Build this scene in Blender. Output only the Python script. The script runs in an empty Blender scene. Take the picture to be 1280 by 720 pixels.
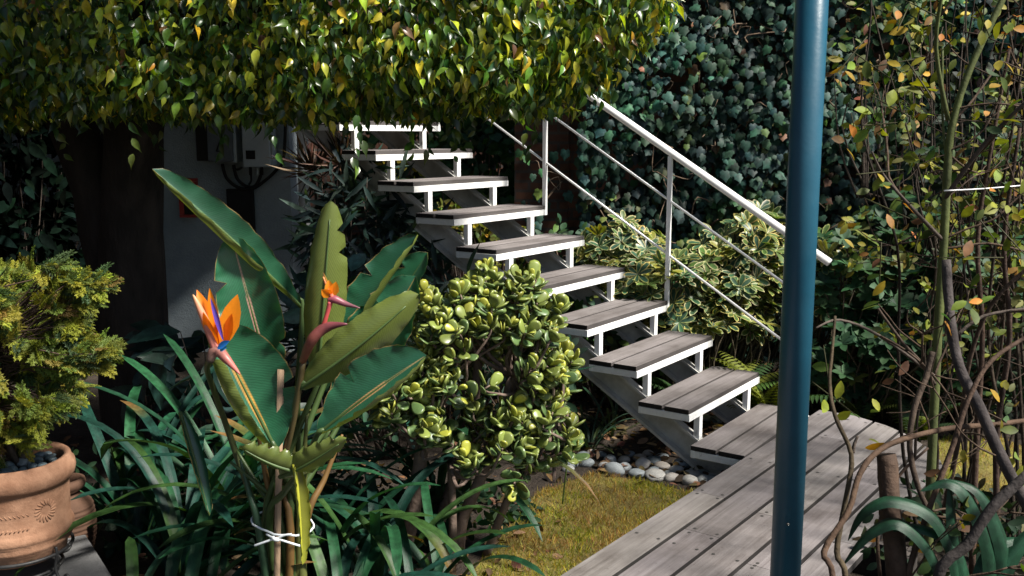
import bpy, bmesh, math, random
import numpy as np
from mathutils import Vector, Matrix, noise

R = math.radians
rng = np.random.default_rng(7)
random.seed(7)
SC = bpy.context.scene
COL = SC.collection

# ------------------------------------------------------------------ camera frame
FOC, PITCH, EYE = 1209.0, -0.1556, 1.70


def at(px, py, Y):
    """world point seen at photo pixel (px, py), Y metres in front of the camera"""
    a, b = (px - 640) / FOC, (360 - py) / FOC
    c, s = math.cos(PITCH), math.sin(PITCH)
    k = Y / (c - b * s)
    return np.array([a * k, Y, EYE + (s + b * c) * k])


def ground_at(px, py, z=0.0):
    a, b = (px - 640) / FOC, (360 - py) / FOC
    c, s = math.cos(PITCH), math.sin(PITCH)
    k = (z - EYE) / (s + b * c)
    return np.array([a * k, (c - b * s) * k, z])


# ------------------------------------------------------------------ mesh helpers
def nrm(v):
    v = np.asarray(v, float)
    return v / (np.linalg.norm(v, axis=-1, keepdims=True) + 1e-12)


class MB:
    """collects geometry and links it as one mesh object"""

    def __init__(self):
        self.v, self.l, self.t, self.c, self.m, self.uv, self.s = [], [], [], [], [], [], []
        self.n = 0

    def add(self, v, loops, totals, col=(1, 1, 1), mat=0, uv=None, smooth=True):
        v = np.asarray(v, float).reshape(-1, 3)
        totals = np.asarray(totals, np.int32)
        self.v.append(v)
        self.l.append(np.asarray(loops, np.int32) + self.n)
        self.t.append(totals)
        c = np.asarray(col, float)
        if c.ndim == 1:
            c = np.tile(c, (len(v), 1))
        self.c.append(c)
        self.m.append(np.full(len(totals), mat, np.int32))
        self.s.append(np.full(len(totals), smooth, bool))
        self.uv.append(np.zeros((len(v), 2)) if uv is None else np.asarray(uv, float))
        self.n += len(v)

    def faces(self, v, faces, col=(1, 1, 1), mat=0, smooth=True, uv=None):
        self.add(v, [i for f in faces for i in f], [len(f) for f in faces], col, mat, uv, smooth)

    def scatter(self, T, pos, X, N, scale, col, col2=None, width=None, mat=0):
        """copies of template T: X = length direction, N = face normal hint, per-copy scale and colour"""
        tv, tl, tt, tm = T
        pos = np.asarray(pos, float)
        n = len(pos)
        if n == 0:
            return
        X = nrm(X)
        Yd = np.cross(N, X)
        bad = np.linalg.norm(Yd, axis=1) < 1e-4
        Yd[bad] = np.cross(np.array([.3, .9, .2]), X[bad])
        Yd = nrm(Yd)
        Z = np.cross(X, Yd)
        sc = np.broadcast_to(np.asarray(scale, float), (n,))[:, None, None]
        w = 1.0 if width is None else np.broadcast_to(np.asarray(width, float), (n,))[:, None, None]
        V = pos[:, None, :] + sc * (tv[None, :, 0:1] * X[:, None, :] + w * tv[None, :, 1:2] * Yd[:, None, :] + tv[None, :, 2:3] * Z[:, None, :])
        k = len(tv)
        L = (np.asarray(tl)[None, :] + (np.arange(n) * k)[:, None]).ravel()
        C = np.repeat(np.asarray(col, float)[:, None, :], k, 1)
        if col2 is not None:
            c2 = np.repeat(np.asarray(col2, float)[:, None, :], k, 1)
            C = C * (1 - tm[None, :, None]) + c2 * tm[None, :, None]
        UV = np.tile(tv[:, :2], (n, 1))
        self.add(V.reshape(-1, 3), L, np.tile(tt, n), C.reshape(-1, 3), mat, UV)

    def tube(self, pts, rad, seg=8, col=(1, 1, 1), mat=0, sub=4, caps=True, rough=0.0, smoothpath=True):
        P = np.asarray(pts, float)
        r = np.broadcast_to(np.asarray(rad, float), (len(P),)).astype(float)
        if smoothpath and len(P) > 2:
            P, r = catmull(P, r, sub)
        n = len(P)
        T = nrm(np.gradient(P, axis=0))
        u = np.cross(T[0], [0.21, 0.13, 0.97])
        if np.linalg.norm(u) < .05:
            u = np.cross(T[0], [1, 0, 0])
        u = nrm(u)
        a = np.linspace(0, 2 * np.pi, seg, endpoint=False)
        V = np.zeros((n, seg, 3))
        for i in range(n):
            u = nrm(u - T[i] * (u @ T[i]))
            w = np.cross(T[i], u)
            rr = r[i] * (1 + (rng.normal(0, rough, seg) if rough else 0))
            V[i] = P[i] + np.outer(np.cos(a) * rr, u) + np.outer(np.sin(a) * rr, w)
        F = []
        for i in range(n - 1):
            for j in range(seg):
                k = (j + 1) % seg
                F.append((i * seg + j, i * seg + k, (i + 1) * seg + k, (i + 1) * seg + j))
        if caps:
            F.append(tuple(range(seg - 1, -1, -1)))
            F.append(tuple(range((n - 1) * seg, n * seg)))
        self.faces(V.reshape(-1, 3), F, col, mat)

    def box(self, lo, hi, col=(1, 1, 1), mat=0, bev=0.0, rot=None, off=None, ends=None):
        lo, hi = np.asarray(lo, float), np.asarray(hi, float)
        bm = bmesh.new()
        bmesh.ops.create_cube(bm, size=1)
        for v in bm.verts:
            v.co = Vector(lo + (np.array(v.co) + .5) * (hi - lo))
        if bev:
            bmesh.ops.bevel(bm, geom=list(bm.edges), offset=bev, segments=2, affect='EDGES', profile=.7)
        bm.verts.index_update()
        V = np.array([v.co[:] for v in bm.verts])
        if rot is not None:
            V = V @ np.array(rot).T
        if off is not None:
            V = V + np.asarray(off, float)
        if ends is None:
            self.faces(V, [[v.index for v in f.verts] for f in bm.faces], col, mat, smooth=False)
        else:                      # board: sawn ends and edges have their own darker colour
            for f in bm.faces:
                f.normal_update()
                n_ = f.normal
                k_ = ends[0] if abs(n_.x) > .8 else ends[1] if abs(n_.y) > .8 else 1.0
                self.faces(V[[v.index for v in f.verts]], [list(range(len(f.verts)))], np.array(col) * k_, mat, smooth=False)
        bm.free()

    def lathe(self, prof, seg=48, col=(1, 1, 1), mat=0, center=(0, 0, 0)):
        prof = np.asarray(prof, float)
        a = np.linspace(0, 2 * np.pi, seg, endpoint=False)
        n = len(prof)
        V = np.stack([np.outer(prof[:, 0], np.cos(a)), np.outer(prof[:, 0], np.sin(a)), np.repeat(prof[:, 1:2], seg, 1)], 2)
        F = []
        for i in range(n - 1):
            for j in range(seg):
                k = (j + 1) % seg
                F.append((i * seg + j, i * seg + k, (i + 1) * seg + k, (i + 1) * seg + j))
        self.faces(V.reshape(-1, 3) + np.asarray(center, float), F, col, mat)

    def build(self, name, mats, parent=None, loc=(0, 0, 0)):
        me = bpy.data.meshes.new(name)
        V = np.concatenate(self.v) - np.asarray(loc, float)
        L = np.concatenate(self.l)
        T = np.concatenate(self.t)
        me.vertices.add(len(V))
        me.vertices.foreach_set('co', V.ravel())
        me.loops.add(len(L))
        me.loops.foreach_set('vertex_index', L)
        me.polygons.add(len(T))
        st = np.zeros(len(T), np.int32)
        st[1:] = np.cumsum(T)[:-1]
        me.polygons.foreach_set('loop_start', st)
        me.polygons.foreach_set('loop_total', T)
        me.polygons.foreach_set('material_index', np.concatenate(self.m))
        me.polygons.foreach_set('use_smooth', np.concatenate(self.s))
        me.update(calc_edges=True)
        at_ = me.color_attributes.new('Col', 'FLOAT_COLOR', 'POINT')
        C = np.ones((len(V), 4))
        C[:, :3] = np.concatenate(self.c)
        at_.data.foreach_set('color', C.ravel())
        uvl = me.uv_layers.new(name='UVMap')
        UV = np.concatenate(self.uv)
        uvl.data.foreach_set('uv', UV[L].ravel())
        me.validate()
        for m in (mats if isinstance(mats, (list, tuple)) else [mats]):
            me.materials.append(m)
        o = bpy.data.objects.new(name, me)
        COL.objects.link(o)
        o.location = loc
        if parent is not None:
            o.parent = parent
            if parent.get('_w'):
                # geometry was given in world space: keep it there
                o.location = np.asarray(loc, float) - np.array(parent['_w'])
        return o


def catmull(P, r, sub):
    Q, rr = [], []
    n = len(P)
    for i in range(n - 1):
        p0, p1, p2, p3 = P[max(i - 1, 0)], P[i], P[i + 1], P[min(i + 2, n - 1)]
        for k in range(sub):
            t = k / sub
            Q.append(.5 * ((2 * p1) + (-p0 + p2) * t + (2 * p0 - 5 * p1 + 4 * p2 - p3) * t * t + (-p0 + 3 * p1 - 3 * p2 + p3) * t ** 3))
            rr.append(r[i] * (1 - t) + r[i + 1] * t)
    Q.append(P[-1])
    rr.append(r[-1])
    return np.array(Q), np.array(rr)


def tag(o, label=None, cat=None, group=None, kind=None):
    if label:
        o['label'] = label
    if cat:
        o['category'] = cat
    if group:
        o['group'] = group
    if kind:
        o['kind'] = kind
    return o


def thing(name, loc, label, cat, group=None, world=True, rz=0):
    o = bpy.data.objects.new(name, None)
    o.empty_display_size = .1
    COL.objects.link(o)
    o.location = [float(x) for x in loc]
    o.rotation_euler = (0, 0, rz)
    if world:
        o['_w'] = [float(x) for x in loc]
    return tag(o, label, cat, group)


# ------------------------------------------------------------------ materials
def mat_new(name):
    m = bpy.data.materials.new(name)
    m.use_nodes = True
    nt = m.node_tree
    b = nt.nodes['Principled BSDF']
    return m, nt, b


def nd(nt, typ, **kw):
    n = nt.nodes.new(typ)
    for k, v in kw.items():
        if k in n.inputs:
            n.inputs[k].default_value = v
        else:
            setattr(n, k, v)
    return n


def ramp(nt, fac, stops):
    r = nt.nodes.new('ShaderNodeValToRGB')
    e = r.color_ramp.elements
    while len(e) < len(stops):
        e.new(.5)
    for i, (p, c) in enumerate(stops):
        e[i].position = p
        e[i].color = (*c, 1) if len(c) == 3 else c
    nt.links.new(fac, r.inputs[0])
    return r.outputs[0]


def mix(nt, a, b, fac, mode='MIX'):
    n = nt.nodes.new('ShaderNodeMix')
    n.data_type = 'RGBA'
    n.blend_type = mode
    for s, x in ((n.inputs['Factor'], fac), (n.inputs['A'], a), (n.inputs['B'], b)):
        if isinstance(x, (int, float)):
            s.default_value = x
        elif isinstance(x, tuple):
            s.default_value = (*x, 1)
        else:
            nt.links.new(x, s)
    return n.outputs['Result']


def noise_tex(nt, scale, detail=4, rough=.6, vec=None, mapscale=None):
    n = nd(nt, 'ShaderNodeTexNoise')
    n.inputs['Scale'].default_value = scale
    n.inputs['Detail'].default_value = detail
    n.inputs['Roughness'].default_value = rough
    tc = nt.nodes.new('ShaderNodeTexCoord')
    src = tc.outputs['Object'] if vec is None else vec
    if mapscale:
        mp = nt.nodes.new('ShaderNodeMapping')
        mp.inputs['Scale'].default_value = mapscale
        nt.links.new(src, mp.inputs[0])
        src = mp.outputs[0]
    nt.links.new(src, n.inputs['Vector'])
    return n.outputs['Fac']


def bump(nt, b, h, strength=.3, dist=.01):
    n = nt.nodes.new('ShaderNodeBump')
    n.inputs['Strength'].default_value = strength
    n.inputs['Distance'].default_value = dist
    nt.links.new(h, n.inputs['Height'])
    nt.links.new(n.outputs[0], b.inputs['Normal'])


def leaf_mat(name, rough=.38, transl=.25, spec=.5, back=None, vein=0.0, nscale=30., var=.35, coat=0.):
    m, nt, b = mat_new(name)
    a = nt.nodes.new('ShaderNodeAttribute')
    a.attribute_name = 'Col'
    col = a.outputs['Color']
    nz = noise_tex(nt, nscale, 3)
    v = ramp(nt, nz, [(.3, (1 - var,) * 3), (.7, (1 + var * .6,) * 3)])
    col = mix(nt, col, v, 1.0, 'MULTIPLY')
    if back is not None:
        g = nt.nodes.new('ShaderNodeNewGeometry')
        col = mix(nt, col, back, g.outputs['Backfacing'])
    nt.links.new(col, b.inputs['Base Color'])
    b.inputs['Roughness'].default_value = rough
    b.inputs['Specular IOR Level'].default_value = spec
    b.inputs['Coat Weight'].default_value = coat
    b.inputs['Coat Roughness'].default_value = .25
    if vein:
        uv = nt.nodes.new('ShaderNodeUVMap')
        w = nd(nt, 'ShaderNodeTexWave')
        w.inputs['Scale'].default_value = vein
        w.inputs['Distortion'].default_value = .6
        nt.links.new(uv.outputs[0], w.inputs['Vector'])
        w.inputs['Distortion'].default_value = 3.5
        w.inputs['Detail'].default_value = 3
        w.inputs['Detail Scale'].default_value = 1.5
        col = mix(nt, col, ramp(nt, w.outputs['Fac'], [(.2, (.86, .86, .86)), (.8, (1.1, 1.1, 1.1))]), 1.0, 'MULTIPLY')
        big = noise_tex(nt, 22, 6, .7)
        col = mix(nt, col, (.16, .12, .04), ramp(nt, big, [(.70, (0, 0, 0)), (.78, (.6, .6, .6))]))
        nt.links.new(col, b.inputs['Base Color'])
        bump(nt, b, w.outputs['Fac'], .06, .005)
        b.inputs['Coat Weight'].default_value = .25
    if transl:
        t = nt.nodes.new('ShaderNodeBsdfTranslucent')
        tcol = mix(nt, col, (1.0, 1.0, .25), 1.0, 'MULTIPLY')
        tc2 = mix(nt, tcol, (1.6, 1.6, 1.6), 1.0, 'MULTIPLY')
        nt.links.new(tc2, t.inputs[0])
        ms = nt.nodes.new('ShaderNodeMixShader')
        ms.inputs[0].default_value = transl
        nt.links.new(b.outputs[0], ms.inputs[1])
        nt.links.new(t.outputs[0], ms.inputs[2])
        nt.links.new(ms.outputs[0], nt.nodes['Material Output'].inputs[0])
    return m


def rough_mat(name, c1, c2, scale=8, rough=.8, bumps=.3, bscale=60, attr=False, spec=.3, mapscale=None, bdist=.01, metal=0):
    m, nt, b = mat_new(name)
    f = noise_tex(nt, scale, 6, .65, mapscale=mapscale)
    c = ramp(nt, f, [(.32, c1), (.68, c2)])
    if attr:
        a = nt.nodes.new('ShaderNodeAttribute')
        a.attribute_name = 'Col'
        c = mix(nt, c, a.outputs['Color'], 1.0, 'MULTIPLY')
    nt.links.new(c, b.inputs['Base Color'])
    b.inputs['Roughness'].default_value = rough
    b.inputs['Specular IOR Level'].default_value = spec
    b.inputs['Metallic'].default_value = metal
    if bumps:
        bump(nt, b, noise_tex(nt, bscale, 5, .6, mapscale=mapscale), bumps, bdist)
    return m


def wood_mat():
    m, nt, b = mat_new('weathered_deck_wood')
    a = nt.nodes.new('ShaderNodeAttribute')
    a.attribute_name = 'Col'
    grain = noise_tex(nt, 26, 7, .75, mapscale=(.05, 2.6, 2.6))
    c = ramp(nt, grain, [(.28, (.115, .102, .10)), (.5, (.172, .157, .155)), (.75, (.235, .22, .219))])
    blot = noise_tex(nt, 5, 5, .6, mapscale=(.6, 1.2, 1))
    c = mix(nt, c, ramp(nt, blot, [(.3, (.58, .55, .53)), (.5, (.95, .94, .93)), (.68, (1.18, 1.17, 1.18))]), 1.0, 'MULTIPLY')
    spots = noise_tex(nt, 60, 2, .5)
    c = mix(nt, c, (.07, .055, .045), ramp(nt, spots, [(.68, (0, 0, 0)), (.76, (.5, .5, .5))]))
    c = mix(nt, c, a.outputs['Color'], 1.0, 'MULTIPLY')
    nt.links.new(c, b.inputs['Base Color'])
    b.inputs['Roughness'].default_value = .72
    b.inputs['Specular IOR Level'].default_value = .35
    bump(nt, b, noise_tex(nt, 60, 6, .7, mapscale=(.06, 2.4, 2.4)), .5, .004)
    return m


def white_paint():
    m, nt, b = mat_new('chipped_white_paint')
    n1 = noise_tex(nt, 5, 8, .75)
    n2 = noise_tex(nt, 40, 4, .6)
    c = ramp(nt, n2, [(.3, (.80, .80, .79)), (.6, (.87, .87, .86))])
    c = mix(nt, c, (.17, .15, .13), ramp(nt, n1, [(.60, (0, 0, 0)), (.68, (.7, .7, .7))]))
    nt.links.new(c, b.inputs['Base Color'])
    b.inputs['Roughness'].default_value = .45
    bump(nt, b, n1, .25, .003)
    return m


def brick_mat():
    m, nt, b = mat_new('old_brick')
    tc = nt.nodes.new('ShaderNodeTexCoord')
    mp = nt.nodes.new('ShaderNodeMapping')
    mp.inputs['Rotation'].default_value = (R(90), 0, 0)
    nt.links.new(tc.outputs['Object'], mp.inputs[0])
    br = nt.nodes.new('ShaderNodeTexBrick')
    br.inputs['Scale'].default_value = 1
    br.inputs['Brick Width'].default_value = .23
    br.inputs['Row Height'].default_value = .075
    br.inputs['Mortar Size'].default_value = .012
    br.inputs['Color1'].default_value = (.13, .055, .03, 1)
    br.inputs['Color2'].default_value = (.07, .03, .02, 1)
    br.inputs['Mortar'].default_value = (.06, .05, .045, 1)
    nt.links.new(mp.outputs[0], br.inputs['Vector'])
    c = mix(nt, br.outputs['Color'], ramp(nt, noise_tex(nt, 9, 6), [(.3, (.55, .5, .5)), (.7, (1.1, 1.05, 1))]), 1.0, 'MULTIPLY')
    nt.links.new(c, b.inputs['Base Color'])
    b.inputs['Roughness'].default_value = .9
    bump(nt, b, br.outputs['Fac'], -.6, .01)
    return m


M = {}
M['wood'] = wood_mat()
M['white'] = white_paint()
M['stringer'] = rough_mat('weathered_grey_paint', (.34, .33, .31), (.62, .61, .58), 6, .5, .2, 30)
M['screw'] = rough_mat('dark_screw', (.03, .03, .03), (.06, .055, .05), 40, .5, 0)
M['blue'] = rough_mat('petrol_blue_paint', (.007, .060, .100), (.011, .078, .125), 6, .33, .05, 90, spec=.45)
def scuff(m, c2, lo_, hi_, scale, ms=None):
    nt = m.node_tree
    b = nt.nodes['Principled BSDF']
    src = b.inputs['Base Color'].links[0].from_socket
    f = noise_tex(nt, scale, 9, .75, mapscale=ms)
    nt.links.new(mix(nt, src, c2, ramp(nt, f, [(lo_, (0, 0, 0)), (hi_, (.8, .8, .8))])), b.inputs['Base Color'])
    f2 = noise_tex(nt, scale * .5, 6, .7)
    nt.links.new(ramp(nt, f2, [(.3, (.28,) * 3), (.7, (.6,) * 3)]), b.inputs['Roughness'])


scuff(M['blue'], (.10, .12, .13), .68, .74, 16, (1, 1, .5))
scuff(M['blue'], (.02, .03, .035), .60, .72, 5, (2.5, 2.5, .25))
M['rail'] = rough_mat('white_rail_paint', (.74, .74, .73), (.84, .84, .83), 12, .35, .05, 60, spec=.5)
scuff(M['rail'], (.22, .13, .07), .69, .76, 7)
M['cable'] = rough_mat('steel_cable', (.6, .6, .6), (.75, .75, .74), 30, .35, 0, metal=.3)
M['brick'] = brick_mat()
M['stucco'] = rough_mat('grey_stucco', (.23, .28, .31), (.34, .39, .42), 3, .9, .8, 90, bdist=.012)
M['darkpanel'] = rough_mat('black_panel', (.008, .008, .008), (.014, .014, .014), 6, .7, 0)
M['redframe'] = rough_mat('red_frame', (.30, .03, .03), (.38, .05, .04), 9, .5, 0)
M['boxmetal'] = rough_mat('box_paint', (.36, .43, .47), (.50, .56, .60), 4, .45, .05, 40)
M['boxdark'] = rough_mat('box_paint_dark', (.10, .12, .14), (.14, .17, .19), 4, .45, .05, 40)
M['blackcable'] = rough_mat('black_cable', (.006, .006, .007), (.012, .012, .012), 20, .5, 0)
M['pipe'] = rough_mat('white_pipe', (.50, .54, .56), (.66, .68, .70), 10, .5, .1, 40)
M['soil'] = rough_mat('garden_soil', (.018, .013, .010), (.05, .038, .028), 5, .95, 1.0, 40, bdist=.03)
M['turf'] = rough_mat('mossy_turf', (.10, .075, .025), (.20, .17, .04), 9, .95, 1.0, 60, bdist=.02)
M['grass'] = leaf_mat('grass_blades', .6, .4, .3, nscale=5)
M['litter'] = leaf_mat('dry_leaves', .7, .1, .2)
M['bark'] = rough_mat('dark_bark', (.010, .008, .007), (.028, .022, .019), 9, .9, .9, 22, mapscale=(1, 1, .35), bdist=.02)
M['branch'] = rough_mat('shrub_bark', (.035, .026, .021), (.095, .074, .06), 14, .85, .7, 40, attr=True)
M['jadebark'] = rough_mat('jade_bark', (.09, .06, .048), (.21, .155, .125), 12, .8, .7, 35, attr=True)
M['greenstem'] = rough_mat('green_stem', (.05, .06, .02), (.10, .12, .035), 10, .7, .3, 40, attr=True)
M['ficus'] = leaf_mat('ficus_leaf', .30, .30, .55, nscale=40)
M['ivy'] = leaf_mat('ivy_leaf', .6, .12, .28, var=.5)
M['jade'] = leaf_mat('jade_leaf', .36, .12, .5, nscale=25, var=.22)
M['schef'] = leaf_mat('variegated_leaf', .4, .2, .45)
M['shrub'] = leaf_mat('shrub_leaf', .58, .25, .25)
M['dull'] = leaf_mat('dull_leaf', 1.0, .02, .03)
M['strap'] = leaf_mat('strap_leaf', .46, .15, .35, nscale=30, var=.5)
M['conifer'] = leaf_mat('conifer_spray', .6, .2, .25)
M['strel'] = leaf_mat('strelitzia_leaf', .36, .16, .6, back=(.105, .135, .028), vein=6.5, nscale=7, var=.35)
M['strelback'] = leaf_mat('strelitzia_stalk', .45, .1, .4, nscale=9, var=.3)
M['petal'] = leaf_mat('orange_petal', .5, .3, .3, nscale=20, var=.15)
M['bract'] = leaf_mat('pink_bract', .42, .1, .4, nscale=16, var=.3)
M['terra'] = rough_mat('terracotta', (.17, .082, .046), (.33, .185, .115), 9, .85, .35, 45)
M['terradark'] = rough_mat('dark_terracotta', (.05, .026, .016), (.10, .052, .032), 7, .85, .3, 45)
M['iron'] = rough_mat('black_iron', (.012, .012, .013), (.03, .03, .03), 20, .5, .1, 60)
M['concrete'] = rough_mat('grey_concrete', (.07, .07, .073), (.14, .14, .14), 6, .9, .5, 60)
M['stake'] = rough_mat('stake_wood', (.20, .13, .08), (.38, .27, .18), 10, .85, .6, 50, mapscale=(1, 1, .2))
M['string'] = rough_mat('white_string', (.62, .66, .68), (.75, .78, .8), 60, .7, 0)
M['roof'] = rough_mat('roof_boards', (.12, .09, .07), (.2, .16, .13), 6, .8, .2, 30)


def stone_mat():
    m, nt, b = mat_new('river_stone')
    oi = nt.nodes.new('ShaderNodeObjectInfo')
    c = ramp(nt, oi.outputs['Random'], [(0, (.11, .14, .16)), (.35, (.24, .27, .29)), (.6, (.40, .39, .37)), (.85, (.27, .24, .215)), (1, (.50, .50, .50))])
    c = mix(nt, c, ramp(nt, noise_tex(nt, 26, 6, .7), [(.3, (.45, .45, .46)), (.6, (1.1, 1.08, 1.05))]), 1.0, 'MULTIPLY')
    nt.links.new(c, b.inputs['Base Color'])
    b.inputs['Roughness'].default_value = .6
    bump(nt, b, noise_tex(nt, 50, 5), .25, .006)
    return m


def pebble_mat():
    m, nt, b = mat_new('dark_pebble')
    oi = nt.nodes.new('ShaderNodeObjectInfo')
    c = ramp(nt, oi.outputs['Random'], [(0, (.05, .07, .08)), (.5, (.12, .17, .20)), (.85, (.20, .27, .30)), (1, (.3, .33, .34))])
    c = mix(nt, c, ramp(nt, noise_tex(nt, 40, 5), [(.3, (.6, .6, .6)), (.7, (1.1, 1.1, 1.1))]), 1.0, 'MULTIPLY')
    nt.links.new(c, b.inputs['Base Color'])
    b.inputs['Roughness'].default_value = .45
    return m


M['stone'] = stone_mat()
M['pebble'] = pebble_mat()


# ------------------------------------------------------------------ leaf templates (length along x, side y, normal z)
def blade_template(rows, ncol=1, fold=.25, droop=.15):
    """rows: (t, halfwidth); ncol columns each side"""
    v, f = [], []
    k = 2 * ncol + 1
    for t, w in rows:
        for j in range(-ncol, ncol + 1):
            s = j / ncol
            v.append((t, s * w, fold * abs(s) * w - droop * t * t))
    for i in range(len(rows) - 1):
        for j in range(k - 1):
            a = i * k + j
            f.append((a, a + k, a + k + 1, a + 1))
    return tmpl(v, f)


def tmpl(v, f, m=None):
    v = np.array(v, float)
    return v, np.array([i for q in f for i in q], np.int32), np.array([len(q) for q in f], np.int32), (np.zeros(len(v)) if m is None else np.array(m, float))


T_FICUS = blade_template([(0, .02), (.15, .17), (.36, .235), (.58, .18), (.76, .07), (.88, .025), (1.04, .0)], 1, .42, .38)
T_OVAL = blade_template([(0, .03), (.25, .2), (.55, .27), (.82, .18), (1, .02)], 1, .2, .15)
T_LANCE = blade_template([(0, .015), (.3, .075), (.6, .07), (1, 0)], 1, .3, .25)
T_BIG = blade_template([(0, .02), (.15, .14), (.35, .21), (.6, .19), (.82, .1), (1, 0)], 2, .25, .3)
def fibre(m, sc=(1.2, 9, 1), amt=.4):
    nt = m.node_tree
    b = nt.nodes['Principled BSDF']
    src = b.inputs['Base Color'].links[0].from_socket
    uv = nt.nodes.new('ShaderNodeUVMap')
    f = noise_tex(nt, 3, 5, .7, vec=uv.outputs[0], mapscale=sc)
    c = mix(nt, src, ramp(nt, f, [(.3, (1 - amt,) * 3), (.7, (1 + amt * .8,) * 3)]), 1.0, 'MULTIPLY')
    nt.links.new(c, b.inputs['Base Color'])
    bump(nt, b, f, .25, .004)


fibre(M['strap'])
T_GRASS = tmpl([(0, .045, 0), (0, -.045, 0), (.6, .03, -.08), (.6, -.03, -.08), (1, 0, -.25)], [(0, 1, 3, 2), (2, 3, 4)])


def ivy_template():
    pts = [(0, 0), (-.13, .2), (.04, .44), (.26, .38), (.46, .46), (.68, .22), (1, 0)]
    out = pts + [(x, -y) for x, y in pts[-2:0:-1]]
    v = [(.28, 0, .07)] + [(x, y, -.03 - .10 * (abs(y) + x * x * .6)) for x, y in out]
    n = len(out)
    return tmpl(v, [(0, 1 + (i + 1) % n, 1 + i) for i in range(n)])


T_IVY = ivy_template()


def jade_template():
    out = []
    for i in range(12):
        a = 2 * np.pi * i / 12
        x = .56 - .44 * np.cos(a)
        w = .34 * np.sin(a) * (.45 + .72 * x)
        out.append((x, w))
    v, m = [], []
    for z, s in ((-.075, .55), (0, 1.0), (.05, .72)):
        for x, y in out:
            xx = .56 + (x - .56) * s
            v.append((xx, y * s, z * 1 + .10 * (xx - .3) ** 2))
            m.append(1.0 if s == 1.0 else 0)
    f = []
    for r in range(2):
        for i in range(12):
            k = (i + 1) % 12
            f.append((r * 12 + i, r * 12 + k, (r + 1) * 12 + k, (r + 1) * 12 + i))
    f.append(tuple(range(11, -1, -1)))
    f.append(tuple(range(24, 36)))
    v, l, t, mm = tmpl(v, f, m)
    return v, l, t, mm


T_JADE = jade_template()


def schef_template():
    rows = [(0, .02), (.3, .12), (.6, .19), (.85, .15), (1, .02)]
    v, f, m = [], [], []
    for t, w in rows:
        for s, q in ((-1, 1), (-.62, 0.0), (0, 0), (.62, 0.0), (1, 1)):
            v.append((t, s * w, .2 * abs(s) * w - .18 * t * t))
            m.append(1.0 if (q or t > .95) else 0)
    for i in range(4):
        for j in range(4):
            a = i * 5 + j
            f.append((a, a + 5, a + 6, a + 1))
    return tmpl(v, f, m)


T_SCHEF = schef_template()


def conifer_template():
    v, f = [], []

    def quad(p, d, L, w, zz=0.):
        d = d / np.linalg.norm(d)
        n = np.array([-d[1], d[0]])
        q = [p, p + d * L * .45 + n * w, p + d * L, p + d * L * .45 - n * w]
        i = len(v)
        v.extend([(a[0], a[1], zz + .02 * random.uniform(-1, 1) - .18 * a[0] ** 2) for a in q])
        f.append((i, i + 1, i + 2, i + 3))

    quad(np.array([0., 0]), np.array([1., 0]), 1.0, .012)
    for k in range(9):
        t = .10 + .098 * k
        for s in (-1, 1):
            L = (.46 * (1 - t) + .10) * random.uniform(.7, 1.15)
            d = np.array([.85, s * .62])
            p = np.array([t, 0.])
            quad(p, d, L, .015)
            for q in range(4):
                a = (.22 + .19 * q) * L
                quad(p + d / np.linalg.norm(d) * a, np.array([1., s * .15]), L * .34, .015)
                quad(p + d / np.linalg.norm(d) * a, np.array([.15, s * 1.]), L * .28, .014)
    return tmpl(v, f)


T_CON = conifer_template()


def rand_dirs(n):
    return nrm(rng.normal(size=(n, 3)))


def tint(base, n, dv=.25, dh=.12):
    b = np.asarray(base, float)
    if b.ndim == 1:
        b = np.tile(b, (n, 1))
    k = np.exp(rng.normal(0, dv, (n, 1)))
    h = np.exp(rng.normal(0, dh, (n, 3)))
    return np.clip(b * k * h, 0.002, .9)


def choose(cols, probs, n):
    return np.array(cols, float)[rng.choice(len(cols), n, p=np.array(probs) / np.sum(probs))]

# ================================================================== WORLD, SUN, CAMERA
SUN_AZ = np.array([.88, -.475])
SUN_EL = R(50)
sunv = Vector((SUN_AZ[0] * math.cos(SUN_EL), SUN_AZ[1] * math.cos(SUN_EL), math.sin(SUN_EL))).normalized()
w = bpy.data.worlds.new('World')
SC.world = w
w.use_nodes = True
nt = w.node_tree
sky = nt.nodes.new('ShaderNodeTexSky')
sky.sky_type = 'NISHITA'
sky.sun_disc = False
sky.sun_elevation = SUN_EL
sky.sun_rotation = math.atan2(sunv.x, sunv.y)
bg = nt.nodes['Background']
bg.inputs['Strength'].default_value = .05
nt.links.new(sky.outputs[0], bg.inputs['Color'])
ld = bpy.data.lights.new('sun', 'SUN')
ld.energy = 5.0
ld.angle = R(9)
ld.color = (1, .95, .86)
lo = bpy.data.objects.new('sun', ld)
lo.rotation_euler = sunv.to_track_quat('Z', 'Y').to_euler()
lo.location = (6, -4, 8)
COL.objects.link(lo)
cd = bpy.data.cameras.new('camera')
cd.sensor_width = 36
cd.lens = 36 * FOC / 1280
cd.clip_end = 500
cam = bpy.data.objects.new('camera', cd)
cam.location = (0, 0, EYE)
cam.rotation_euler = (R(90) + PITCH, 0, 0)
cd.dof.use_dof = True
cd.dof.focus_distance = 4.0
cd.dof.aperture_fstop = 9
COL.objects.link(cam)
SC.camera = cam
SC.view_settings.view_transform = 'Standard'
SC.view_settings.look = 'None'
SC.view_settings.gamma = 1
SC.view_settings.exposure = 1.12
SC.cycles.max_bounces = 6
SC.cycles.diffuse_bounces = 3
SC.cycles.use_denoising = True

# ================================================================== GROUND
g = MB()
g.faces([(-60, -40, 0), (60, -40, 0), (60, 80, 0), (-60, 80, 0)], [(0, 1, 2, 3)])
tag(g.build('ground', M['soil']), 'dark brown garden soil under the plants', 'ground', kind='structure')

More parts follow.
